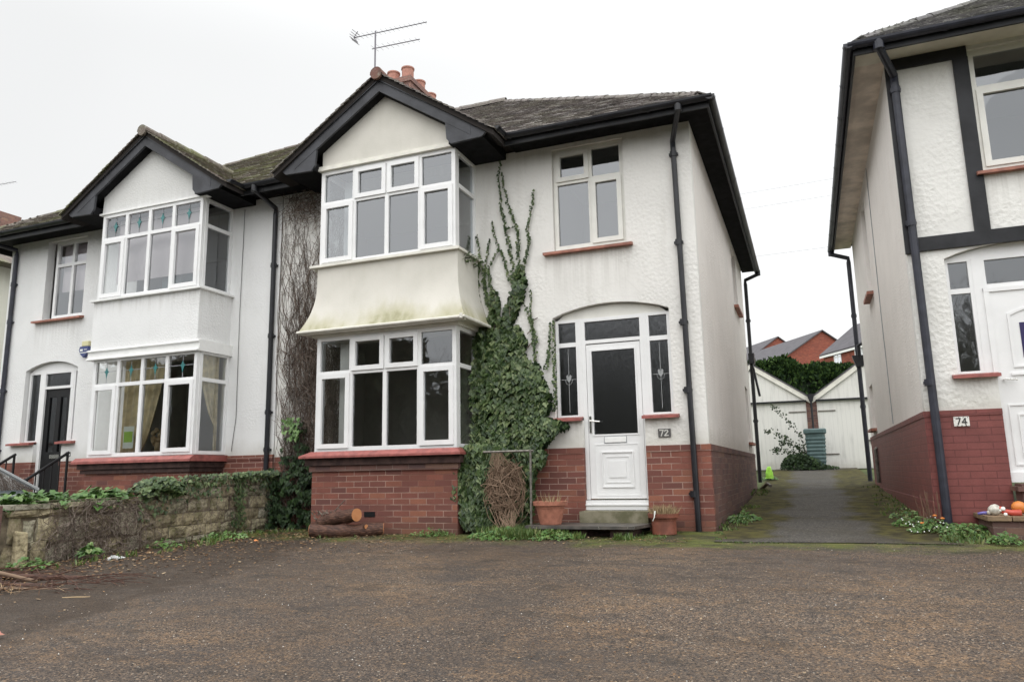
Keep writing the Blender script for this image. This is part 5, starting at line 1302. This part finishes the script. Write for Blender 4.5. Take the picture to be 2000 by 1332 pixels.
for i, (x, y, z, n, r, lab) in enumerate(((-7.42, 5.25, -.28, 110, .17, 'pale green leafy plant above the wall in front of the car'), (-7.42, 5.62, -.27, 120, .17, 'green leafy plant above the stone wall, below the black handrails'), (-7.40, 5.95, -.30, 100, .15, 'low green weeds above the stone wall between two fuller plants'), (-7.42, 6.28, -.27, 140, .19, 'bushy bright green plant above the wall just left of the ivy hump'))):
    leafy('plant', x, y, z, n, r, 'weed', lab, group='plants along the top of the stone wall')
m = MB(); m.bx((-7.9, 4.0, -1.0), (-7.47, 8.9, -.36)); m.build('flower_bed', 'soil', label='narrow soil bed behind the stone wall', cat='flower bed')

# ================================================================== car behind the wall
CAR = empty('car', (-9.9, 6.6, -.85), 'silver car parked behind the stone wall, only its windscreen showing at the left edge', 'car')
def ring(y, prof): return [Vector((x, y, z)) for x, z in prof]
m = MB(); xc = -9.95; g0 = -.86
def sec(y, zt, hw, zb=g0+.22, zs=None): return [(xc-hw, zb), (xc-hw-.03, zb+.25), (xc-hw, zt-.08), (xc-hw+.14, zt), (xc+hw-.14, zt), (xc+hw, zt-.08), (xc+hw+.03, zb+.25), (xc+hw, zb)]
ss = [(3.6, -.16, .70), (3.75, -.06, .78), (4.4, -.05, .82), (5.6, -.06, .84), (6.62, -.10, .83), (7.1, -.20, .81), (7.4, -.30, .76), (7.55, -.42, .68)]
R_ = [ring(y, sec(y, zt, hw)) for y, zt, hw in ss]; k = 8
for a, b_ in zip(R_, R_[1:]): m.add(a+b_, [(i, (i+1) % k, k+(i+1) % k, k+i) for i in range(k)])
m.poly(R_[0]); m.poly(R_[-1]); m.build('body', 'car', CAR, smooth=True)
prof = [(3.85, -.08), (4.15, .30), (4.6, .44), (5.4, .47), (5.85, .38), (6.3, .17), (6.75, -.10)]
def gx(z): return .80-.24*max(0, (z+.1)/.57)
m = MB(); gl = MB()
for (a, b_) in zip(prof, prof[1:]):
    P = [Vector((xc-gx(a[1]), a[0], a[1])), Vector((xc+gx(a[1]), a[0], a[1])), Vector((xc+gx(b_[1]), b_[0], b_[1])), Vector((xc-gx(b_[1]), b_[0], b_[1]))]
    (gl if (b_[1] < .39 and a[0] > 5.3) or a[0] < 4 else m).poly(P)
m.build('roof', 'car', CAR); 
wsn = gl.build('windscreen', 'carglass', CAR)
m = MB()
for sg in (-1, 1):
    P = [Vector((xc+sg*gx(z), y, z)) for y, z in prof]; m.tube(P, .022, 6)
m.build('window_frame', 'car', CAR)
m = MB()
for sg in (-1, 1): P = [Vector((xc+sg*(gx(z)-.004), y, z)) for y, z in prof]+[Vector((xc+sg*gx(-.09), 3.85, -.09))]; m.poly(P)
m.build('side_window', 'carglass', CAR)
m = MB(); m.bx((xc-.65, 4.3, -.12), (xc+.65, 6.2, -.10)); m.bx((xc-.6, 5.0, -.1), (xc-.15, 5.15, .25)); m.bx((xc+.15, 5.0, -.1), (xc+.6, 5.15, .25)); m.build('seats', 'dark', CAR)
for yy in (4.3, 6.95):
    for sg in (-1, 1):
        m = MB(); x = xc+sg*.76; m.tube([(x-.09, yy, g0+.29), (x+.09, yy, g0+.29)], .29, 20); wh = m.build('wheel', 'tyre', CAR)
        m = MB(); m.tube([(x-.095, yy, g0+.29), (x+.095, yy, g0+.29)], .18, 14); m.build('rim', 'steel', wh)

# ================================================================== small things by the house
def gpot(loc, rim, base, h, mat, label, dead):
    t = empty('plant_pot', loc, label, 'plant pot'); m = MB()
    m.lathe(loc, [(base, 0), (base+.01, .01), (rim-.035, h-.08), (rim-.03, h-.075), (rim-.025, h-.05), (rim, h-.045), (rim+.005, h), (rim-.02, h), (rim-.035, h-.04), (.001, h-.05)], 28); m.build('pot', mat, t, smooth=False)
    m = MB(); m.lathe((loc[0], loc[1], loc[2]+h-.06), [(rim-.03, 0), (rim-.04, .02), (.001, .03)], 20); m.build('soil', 'soil', t)
    m = MB()
    for i in range(dead):
        a = q.uniform(0, 6.28); r_ = q.uniform(0, rim-.03); b0 = Vector((loc[0]+r_*math.cos(a), loc[1]+r_*math.sin(a), loc[2]+h-.04)); d = Vector((math.cos(a)*q.uniform(0, .7), math.sin(a)*q.uniform(0, .7), 1)).normalized()
        m.sliver(b0, d, Vector((q.uniform(-1, 1), -1, 0)), q.uniform(.05, .16), .009)
    m.build('dead_plant', 'straw', t)
gpot((-2.86, 8.42, -.60), .20, .115, .265, 'pot', 'orange terracotta pot with a flared rim on the left end of the doorstep slab', 40)
p2 = gpot((-1.60, 8.70, -.72), .172, .13, .235, 'pot_dark', 'brown pot of dead straw standing on the ground right of the doorstep', 420)
m = MB(); m.tube([(-1.66, 8.52, -.45), (-1.67, 8.515, -.52), (-1.69, 8.52, -.56)], .010, 6, r1=.003); m.build('twig', 'paper', p2, label='white scrap hanging over the rim')
ST_ = empty('doorstep', (-2.4, 8.6, -.75), 'dark stone slab doorstep below the white front door, mossy riser behind it', 'doorstep')
m = MB(); m.prism(F_up(-.632), [(-3.10, 8.20), (-1.83, 8.20), (-1.72, 8.78), (-3.10, 8.78)], 0, .034); m.build('slab', 'slab', ST_)
m = MB(); m.bx((-2.60, 8.72, -.6), (-1.78, 8.99, -.468)); m.build('riser', 'step', ST_)
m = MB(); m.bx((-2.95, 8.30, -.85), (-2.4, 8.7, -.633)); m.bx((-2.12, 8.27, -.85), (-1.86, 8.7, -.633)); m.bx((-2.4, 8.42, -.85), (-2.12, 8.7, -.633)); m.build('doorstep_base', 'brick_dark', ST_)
# metal frame
FR_ = empty('metal_frame', (-3.35, 8.3, -.74), 'rusty grey tubular metal frame standing in front of the ivy beside the terracotta pot', 'frame')
m = MB(); m.tube([(-3.66, 8.32, .252), (-3.02, 8.32, .252)], .014, 8); m.build('top_bar', 'steel', FR_)
for x in (-3.055,):
    m = MB(); m.tube([(x, 8.32, .25), (x-.01, 8.32, -.76)], .014, 8); m.tube([(x, 8.32, .245), (x, 8.32, .262)], .022, 8); m.build('post', 'steel', FR_)
# bundle of dead stems
TW = [(-3.60, 0.12), (-3.52, 0.24), (-3.3, 0.18), (-3.19, 0.02), (-3.13, -0.22), (-3.22, -0.48), (-3.43, -0.62), (-3.6, -0.5), (-3.67, -0.24)]
m = MB(); rr = random.Random(33)
for i in range(230):
    c = Vector((-3.41+rr.gauss(0, .035), 8.38, -.16+rr.gauss(0, .05))); ax = Vector((rr.gauss(0, 1), rr.gauss(0, .6)+1.0, rr.gauss(0, 1))).normalized(); e1 = ax.orthogonal().normalized(); e2 = ax.cross(e1)
    a0 = rr.uniform(0, 6.28); st = rr.uniform(.25, .55)*rr.choice((-1, 1)); rad = rr.uniform(.10, .25); P = []
    for k in range(rr.randint(5, 11)):
        t = a0+st*k; p = (e1*math.cos(t)+e2*math.sin(t))*rad*(1+.12*math.sin(k*2.3+i)); P.append(c+Vector((p.x*.98, p.y*.5, p.z*1.3)))
    m.tube(P, rr.uniform(.0025, .0048), 3, False)
for i in range(34):
    x = rr.uniform(-3.58, -3.44); P = [Vector((x, 8.38, .25)), Vector((x+rr.uniform(-.05, .10), 8.36, .12)), Vector((x+rr.uniform(-.12, .26), 8.34, -.02)), Vector((x+rr.uniform(-.1, .34), 8.34, -.2))]; m.tube(P, .0032, 3, False)
for i in range(46):
    x = -3.38+rr.gauss(0, .12); P = [Vector((x, 8.35, -.35+rr.uniform(-.1, .1))), Vector((x*.6-3.38*.4+rr.uniform(-.06, .06), 8.34, -.52)), Vector((-3.36+rr.gauss(0, .10), 8.32, -.74))]; m.tube(P, .003, 3, False)
m.build('dead_shrub', 'twig_pale', label='tangled ball of dry brown stems hanging in the metal frame', cat='shrub')
# logs
def log(pts, r, label, cut=True, rad=None):
    t = empty('log', (pts[0][0], pts[0][1], pts[0][2]-r), label, 'log', 'cut logs piled by the bay'); m = MB(); P = []
    pts = [Vector(p) for p in pts]; n = 14
    for i in range(n+1):
        u = i/n*(len(pts)-1); k = min(int(u), len(pts)-2); P.append(pts[k].lerp(pts[k+1], u-k)+Vector((0, 0, .004*math.sin(i*2.1))))
    rs = [r*(1+.05*math.sin(i*1.3)) for i in range(n+1)]; m.tube(P, rs, 18, True); m.build('bark', 'bark', t)
    for (a, b_) in ((P[0], P[1]), (P[-1], P[-2])):
        d = (a-b_).normalized(); m = MB(); m.tube([a-d*.001, a+d*.004], r*.95, 18); m.build('cut_end', 'cutwood', t)
    return t
log([(-5.80, 7.86, -.655), (-5.55, 7.96, -.672), (-5.22, 8.08, -.665), (-4.98, 8.22, -.65)], .078, 'long curved log lying on the tarmac at the foot of the bay')
log([(-5.92, 8.24, -.60), (-5.62, 8.12, -.525), (-5.22, 7.99, -.468)], .082, 'shorter log on top, its orange sawn end facing out')
log([(-5.40, 8.14, -.70), (-5.12, 8.05, -.612)], .028, 'small thin stick end between the two big logs')
m = MB(); m.tube([(-5.80, 8.2, -.55), (-5.66, 8.22, -.40), (-5.55, 8.22, -.30)], .008, 5); m.tube([(-5.66, 8.22, -.40), (-5.60, 8.2, -.42)], .006, 5)
for i in range(40): m.sliver(Vector((-5.9+q.uniform(-.1, .15), 8.2+q.uniform(-.05, .05), -.52+q.uniform(-.06, .08))), Vector((q.uniform(-1, 1), -.3, q.uniform(-.3, 1))), Vector((0, -1, .2)), .05, .02)
m.build('twig', 'twig', label='thin twig with dead leaves sticking up from the log pile', cat='twig')
# branches heap bottom left
for i, (P, r, mt, lab) in enumerate((([(-7.0, 4.2, -.76), (-6.5, 4.40, -.72), (-5.96, 4.45, -.80)], .024, 'twig_pale', 'pale cut branch on top of the heap at the foot of the wall'),
        ([(-7.1, 4.6, -.80), (-6.2, 4.62, -.80), (-5.75, 4.75, -.81)], .035, 'bark', 'thick brown branch in the heap at the foot of the wall'),
        ([(-6.9, 4.0, -.80), (-6.1, 4.1, -.81), (-5.5, 4.3, -.825), (-5.25, 4.45, -.83)], .013, 'twig_pale', 'long thin curved branch in front of the heap'),
        ([(-6.6, 3.7, -.83), (-5.9, 3.85, -.84), (-5.35, 3.95, -.84)], .011, 'straw', 'straw coloured stem at the near side of the heap'),
        ([(-7.0, 4.4, -.83), (-6.1, 4.38, -.83), (-5.6, 4.5, -.83)], .028, 'bark', 'dark branch lying underneath the heap'))):
    m = MB(); m.tube(P, r, 8, r1=r*.6); m.build('branch', mt, smooth=True, label=lab, cat='branch', group='cut branches at the foot of the wall')
m = MB(); hr = random.Random(88)
for i in range(70):
    x = hr.uniform(-7.0, -5.3); y = 4.35+hr.uniform(-.35, .5); z = gz(x, y)+hr.uniform(.0, .07); a = hr.gauss(.15, .5); L = hr.uniform(.15, .6)
    m.tube([(x, y, z), (x+L*.5*math.cos(a), y+L*.5*math.sin(a), z+hr.uniform(0, .04)), (x+L*math.cos(a), y+L*math.sin(a), z-.01)], hr.uniform(.003, .009), 4, r1=.002)
m.build('twigs', 'bark', label='mass of small dark twigs filling the branch heap by the wall', cat='twigs', kind='stuff')
m = MB()
for i in range(500):
    x = -6.1+hr.gauss(0, .28); y = 3.95+hr.gauss(0, .07)+(x+6.1)*.12; m.sliver(Vector((x, y, gz(x, y)+.01+hr.uniform(0, .04))), Vector((hr.uniform(-.6, 1), hr.uniform(-.5, .5), hr.uniform(.0, .5))), Vector((0, -.4, 1)), hr.uniform(.03, .08), .005)
m.build('dead_fern', 'litter', kind='stuff', label='flattened tan dead fern in front of the branch heap', cat='fern')
m = MB(); m.tube([(-5.10, 4.02, -.83), (-5.0, 4.05, -.825), (-4.92, 4.10, -.83)], .008, 6); m.tube([(-4.86, 4.12, -.83), (-4.6, 4.22, -.835)], .006, 5); m.build('stick', 'straw', label='white peeled stick lying on the dark tarmac in front of the branch heap', cat='stick')
m = MB(); rr2 = random.Random(8)
for (dx, dy, dz, s) in ((0, 0, -.03, .075), (.045, .03, -.045, .05)):
    m.ball((-6.62+dx, 5.75+dy, -.76+dz), s*.8, 12, 8, 1.3, .9, .55, 1.6)
m.build('litter', 'greyw', label='crumpled white paper litter at the foot of the stone wall', cat='litter')
def lum(name, c, w, l, mat, label, cat='leaf'):
    m = MB(); m.leaf(Vector(c), Vector((.1, -.3, 1)), Vector((.8, .4, 0)), w*.6); return m.build(name, mat, label=label, cat=cat)
lum('fallen_leaf', (-4.28, 3.0, gz(-4.28, 3.0)+.02), .10, .1, 'terra_dull', 'rust brown fallen leaf at the left edge of the tarmac')
lum('fallen_leaf', (-6.15, 7.3, gz(-6.1, 7.3)+.02), .09, .1, 'orange', 'orange fallen leaf near the far end of the stone wall')
m = MB(); m.add([(-7.08, 5.06, -.82), (-7.06, 5.17, -.82), (-7.09, 5.17, -.48), (-7.12, 5.07, -.46), (-7.15, 5.06, -.82), (-7.14, 5.17, -.82), (-7.15, 5.17, -.48), (-7.17, 5.07, -.46)], [(0, 1, 2, 3), (4, 7, 6, 5), (0, 4, 5, 1), (3, 2, 6, 7), (0, 3, 7, 4), (1, 5, 6, 2)]); m.build('loose_stone', 'stone', label='pale upright stone leaning at the near end of the boundary wall', cat='stone', bevel=.012)

# brick step and toys at house 74
S74 = empty('brick_step', (2.2, 8.6, -.65), 'low brown brick step with a tiled top at the right edge', 'step')
m = MB(); m.bx((1.545, 8.33, -.9), (3.4, 8.98, -.535)); m.build('base', 'brick_side', S74)
m = MB(); x = 1.50; rr = random.Random(6)
while x < 3.4: m.bx((x+.003, 8.30, -.53), (x+.20, 8.62+.0, -.485+rr.uniform(-.003, .003))); m.bx((x+.003, 8.625, -.53), (x+.20, 8.97, -.486+rr.uniform(-.003, .003))); x += .205
M['steptile'] = plain('brown quarry tile', (.22, .15, .09), .7, .4, var=.3, vs=9, bump=.002); m.build('tiles', 'steptile', S74, bevel=.005)
m = MB(); m.bx((1.9, 8.70, -.48), (2.9, 8.98, -.20)); m.bx((1.86, 8.66, -.27), (2.94, 8.98, -.225)); m.build('upper_step', 'brick_side', S74)
T = empty('toy', (1.75, 8.45, -.48), 'orange ball shaped toy at the right end of the brick step', 'toy'); m = MB(); m.ball((1.80, 8.46, -.41), .058, 16, 10, 1.1, 1, 1.0); m.build('body', 'orange', T, smooth=True)
m = MB(); m.ball((1.76, 8.40, -.455), .035, 8, 6, .8, .6, .6); m.build('foot', 'red', T, smooth=True)
m = MB(); m.tube([(1.64, 8.40, -.425), (1.66, 8.40, -.445), (1.72, 8.39, -.457), (1.80, 8.38, -.455)], .022, 10, r1=.030); m.ball((1.64, 8.40, -.42), .022); m.build('toy', 'red', smooth=True, label='red curved plastic toy lying between the grey toy and the orange ball', cat='toy')
m = MB(); m.ball((1.595, 8.42, -.43), .052, 16, 10, 1.1, .9, .95, .15); m.ball((1.545, 8.42, -.455), .02); m.build('toy', 'greyp', smooth=True, label='rounded grey toy on the brick step beside the violet handle', cat='toy')
m = MB(); m.ball((1.655, 8.38, -.42), .02); m.ball((1.635, 8.39, -.435), .014); m.ball((1.66, 8.33, -.468), .016); m.build('toy', 'paper', smooth=True, label='small white toy piece in front of the red toy on the step', cat='toy')
m = MB(); m.tube([(1.455, 8.45, -.470), (1.50, 8.45, -.462), (1.57, 8.44, -.462)], .012, 8, r1=.018); m.build('toy', 'violet', smooth=True, label='violet handle of a toy at the left end of the brick step', cat='toy')

# weeds and grass
def tufts(m, n, x0, x1, y0, y1, h0, h1, seed, fn=None, w=.008, lean=.6):
    s = random.Random(seed)
    for i in range(n):
        x = s.uniform(x0, x1); y = s.uniform(y0, y1)
        if mnoise.noise(Vector((x*2.2, y*1.3, 5.5))) < -.02: continue
        c = Vector((x, y, gz(x, y)-.004))
        for k in range(s.randint(3, 7)):
            d = Vector((s.uniform(-lean, lean), s.uniform(-lean, lean), 1)).normalized(); m.sliver(c+Vector((s.uniform(-.02, .02), s.uniform(-.02, .02), 0)), d, Vector((s.uniform(-1, 1), -1, 0)), s.uniform(h0, h1), s.uniform(w*.6, w*1.4))
m = MB()
tufts(m, 420, -3.95, -2.95, 7.95, 8.6, .04, .16, 1, w=.012)
tufts(m, 260, -3.4, -2.6, 8.05, 8.3, .04, .13, 2, w=.014)
tufts(m, 120, -4.8, -3.9, 8.15, 8.36, .02, .08, 3); tufts(m, 90, -2.6, -1.8, 8.02, 8.24, .03, .10, 4, w=.013)
tufts(m, 160, -1.9, -.9, 8.2, 8.9, .01, .04, 5); tufts(m, 220, -1.06, -.75, 9.0, 16, .02, .07, 6); tufts(m, 120, .8, 1.15, 10.5, 16, .02, .06, 7)
tufts(m, 60, -6.2, -4.9, 7.75, 8.3, .02, .06, 8); tufts(m, 200, -7.1, -6.5, 5, 8.8, .02, .10, 9, w=.012)
tufts(m, 160, 1.1, 2.6, 8.1, 8.45, .02, .09, 10, w=.012); tufts(m, 90, -.9, 1.2, 8.0, 8.1, .008, .02, 11)
m.build('grass', 'grassm', kind='stuff', label='grass and low weeds growing along the foot of the walls', cat='grass')
m = MB(); s = random.Random(14)
def broad(m, cx, cy, r, n, s0, s1, zoff=0):
    for i in range(n):
        a = s.uniform(0, 6.28); d = r*s.random()**.6; x = cx+d*math.cos(a); y = cy+d*math.sin(a); m.leaf(Vector((x, y, gz(x, y)+zoff+s.uniform(.01, .10)*(1.2-d/r))), Vector((s.uniform(-.7, .7), s.uniform(-.9, .1), 1)), Vector((math.cos(a), math.sin(a), -.1)), s.uniform(s0, s1))
broad(m, -3.35, 8.25, .45, 700, .02, .05); broad(m, -2.75, 8.12, .28, 260, .02, .05); broad(m, -4.35, 8.25, .25, 120, .02, .035); m.build('weeds', 'weed', label='bright green weeds at the foot of the ivy and the doorstep', cat='weeds', kind='stuff')
m = MB(); broad(m, -.85, 10.2, .22, 160, .03, .06); broad(m, -.85, 9.9, .15, 60, .03, .05); m.build('weed', 'weed', label='low dark weed growing at the foot of the side wall of the central house', cat='weed')
m = MB(); broad(m, -6.9, 5.70, .12, 90, .04, .07, .05); m.build('weed', 'weed', label='small green seedling beside the crumpled paper at the foot of the stone wall', cat='weed')
m = MB(); broad(m, -7.0, 5.1, .28, 90, .03, .06); broad(m, -6.95, 6.7, .22, 60, .03, .05); broad(m, -6.9, 7.6, .3, 120, .03, .05); m.build('weed', 'ivy_light', label='pale green weeds creeping along the foot of the stone wall', cat='weed', kind='stuff')
FL = empty('flowering_weed', (1.1, 8.7, -.6), 'green weeds with orange and white flowers at the foot of the right house', 'plant')
m = MB()
for (x, y, r, n) in ((1.10, 8.9, .22, 380), (1.35, 8.55, .25, 300), (.98, 9.5, .2, 160), (1.60, 8.12, .16, 120), (1.0, 10.3, .18, 90), (2.1, 8.05, .2, 110)): broad(m, x, y, r, n, .02, .045, .02)
m.build('leaves', 'weed', FL)
m = MB()
for i in range(26):
    x = s.choice((1.1, 1.3, 1.0, 1.2, .98))+s.uniform(-.15, .15); y = 8.75+s.uniform(-.35, .5); m.ball((x, y, gz(x, y)+s.uniform(.05, .14)), .007, 6, 4)
m.build('white_flowers', 'paper', FL)
m = MB()
for (x, y, z) in ((1.14, 8.84, .16), (1.20, 8.80, .13), (1.02, 8.86, .10)): m.ball((x, y, gz(x, y)+z), .022, 8, 5, 1, 1, .5)
m.build('orange_flower', 'orange', FL)
m = MB()
for i in range(26): x = 1.12+s.uniform(-.1, .1); m.tube([(x, 8.93, gz(x, 8.9)), (x+s.uniform(-.08, .04), 8.9, gz(x, 8.9)+s.uniform(.2, .42))], .0025, 3, False)
m.build('dry_stems', 'twig_pale', FL)
# shrub in front of garages
SHB = empty('shrub', (-.15, 23.2, gz(0, 23.2)), 'straggly dark shrub with arching shoots beside the grey green water butt', 'shrub')
m = MB(); st = MB()
arcs = [[(-.05, 1.0, .35), (-.25, 0, 1.0), (-.62, 0, 1.55), (-1.0, 0, 1.95)], [(0, 0, .3), (-.4, 0, .75), (-.85, 0, 1.05), (-1.15, 0, 1.15)], [(0, 0, .25), (-.4, 0, .5), (-.8, 0, .55), (-1.05, 0, .56)], [(0, 0, .3), (-.3, 0, .62), (-.62, 0, .80), (-.8, 0, .78)]]
for A in arcs:
    P = [Vector((x+.02, 23.3, gzb+z)) for x, _, z in A]; st.tube(P, .008, 4, r1=.003)
    for a, b_ in zip(P, P[1:]):
        for i in range(34): p = a.lerp(b_, s.random()); m.leaf(p+Vector((s.gauss(0, .04), s.uniform(-.08, .08), s.gauss(0, .05))), Vector((s.uniform(-1, 1), -1, s.uniform(-.2, 1))), Vector((s.uniform(-1, 1), 0, -1)), s.uniform(.035, .07))
for i in range(1500):
    a = s.uniform(0, 6.28); d = s.random()**.6; x = -.18+.62*d*math.cos(a); z = abs(d*math.sin(a))*.42*(1.0-.3*math.cos(a)); m.leaf(Vector((x, 23.2+s.uniform(-.3, .2), gzb+z+.02)), Vector((s.uniform(-1, 1), -1, s.uniform(-.2, 1))), Vector((s.uniform(-1, 1), 0, -1)), s.uniform(.04, .08))
for i in range(90): x = s.uniform(.3, .75); m.leaf(Vector((x, 23.0+s.uniform(-.1, .1), gzb+s.uniform(.02, .18)*(1.1-x))), Vector((s.uniform(-1, 1), -1, .5)), Vector((s.uniform(-1, 1), 0, -1)), .05)
m.build('leaves', 'ivy_dark', SHB); st.build('stems', 'twig', SHB)
m = MB(); broad(m, -.92, 18.6, .18, 200, .04, .08, .02); m.build('weed', 'weed', label='dark weeds below the lime green bag at the back corner', cat='weed')

# leaf litter and grit
m = MB(); s = random.Random(77)
def lit(x, y, sz):
    c = Vector((x, y, gz(x, y)+.008+s.uniform(0, .006))); a = s.uniform(0, 6.28); m.sliver(c, Vector((math.cos(a), math.sin(a), s.uniform(-.1, .3))), Vector((s.uniform(-.3, .3), s.uniform(-.3, .3), 1)), sz, sz*s.uniform(.35, .8))
for i in range(4200):
    t = s.random(); y = 3.6+5.2*t; x = -7.05+abs(s.gauss(0, .5+1.1*t)); lit(x, y, s.uniform(.012, .04))
for i in range(1500): lit(s.uniform(-6.6, -1.2), 8.25-abs(s.gauss(0, .35)), s.uniform(.01, .03))
for i in range(9000):
    x = s.uniform(-6.5, 3.0); y = s.uniform(2.4, 8.2); k = mnoise.noise(Vector((x*.55, y*.9, 2.2)))
    if k > .05 or s.random() < .22: lit(x, y, s.uniform(.006, .017))
m.build('leaf_litter', 'litter', kind='stuff', label='scattered brown leaf litter over the forecourt', cat='leaves')
m = MB()
for i in range(2400):
    x = s.uniform(-6, 3.2); y = 2.3+5.8*s.random()**1.3; r_ = s.uniform(.0025, .006); c = Vector((x, y, gz(x, y)+.004))
    m.add([c+Vector((r_*s.uniform(.7, 1.3)*math.cos(a), r_*math.sin(a)*s.uniform(.7, 1.3), 0)) for a in (0, 1.57, 3.14, 4.71)]+[c+Vector((0, 0, r_))], [(0, 1, 4), (1, 2, 4), (2, 3, 4), (3, 0, 4)])
M['grit'] = m_leaf('grit', [(0, (.06, .05, .045)), (.5, (.18, .15, .12)), (.85, (.36, .30, .24)), (1, (.6, .58, .54))], .7, .4)
m.build('grit', 'grit', kind='stuff', label='loose pale grit on the tarmac', cat='gravel')

# ================================================================== across the road (seen in the window reflections)
m = MB(); rr = random.Random(50)
def hh(x):
    h = 6.9 if x < -16 else (4.2 if x < -12.8 else (6.3 if x < -3 else 2.2))
    return h+.9*mnoise.noise(Vector((x*.45, 0, 0)))+.5*mnoise.noise(Vector((x*1.6, 3, 0)))
for i in range(20000):
    x = rr.uniform(-46, 22); t = rr.random(); z = -1+(hh(x)+1)*t+.25; m.leaf(Vector((x, -13+rr.uniform(-.7, .7), z)), Vector((rr.uniform(-1, 1), 1, rr.uniform(0, 1))), Vector((rr.uniform(-1, 1), 0, -1)), rr.uniform(.16, .36))
hb = m.build('hedge', 'far_green', label='tall dark hedge across the road, mirrored in the ground floor windows', cat='hedge')
m = MB()
for i in range(136): x = -46+i*.5; m.bx((x, -14, -1.6), (x+.5, -13.4, min(hh(x), hh(x+.5))-.5))
m.build('inner_branches', 'far_green', hb)
def bare_tree(x, y, h, seed, label):
    q = random.Random(seed); m = MB()
    def br(p, d, L, r, dep):
        e = p+d*L; mid = p.lerp(e, .5)+Vector((q.uniform(-.1, .1), q.uniform(-.1, .1), 0))*L; m.tube([p, mid, e], r, 5 if dep < 2 else 3, False, r1=r*.65)
        if dep >= 6: return
        for k in range(3 if dep else 4):
            nd = (d+Vector((q.uniform(-.8, .8), q.uniform(-.8, .8), q.uniform(-.15, .55)))).normalized(); br(p.lerp(e, q.uniform(.55, 1)), nd, L*q.uniform(.62, .82), r*.55, dep+1)
    br(Vector((x, y, -1.7)), Vector((q.uniform(-.1, .1), 0, 1)).normalized(), h*.30, h*.014, 0)
    t = empty('bare_tree', (x, y, -1.7), label, 'tree', 'bare trees across the road'); m.build('branches', 'far_green', t)
TREES = ((-33, 10, 'bare tree across the road mirrored in the leaded toplights of the left house'), (-24, 9.5, 'bare tree across the road mirrored in the far left panes of the central bay'), (-15, 8.5, 'bare tree across the road mirrored in the right hand pane of the central bay'),
    (-13.6, 8, 'slim bare tree across the road mirrored low in the central bay window'), (-8.5, 9.5, 'bare tree across the road mirrored in the toplight of the central front door'), (-4, 9, 'bare tree across the road mirrored beside the central front door'),
    (4.2, 9, 'bare tree across the road mirrored at the left of the narrow sidelight of number 74'), (6.2, 9.5, 'bare tree across the road mirrored in the narrow sidelight of number 74'), (8.0, 9, 'bare tree across the road mirrored in the toplight of number 74'), (10.2, 9.5, 'bare tree across the road furthest to the right'))
for i, (x, h, lab) in enumerate(TREES):
    bare_tree(x, -10.8-.3*(i % 3), h, 100+i, lab)
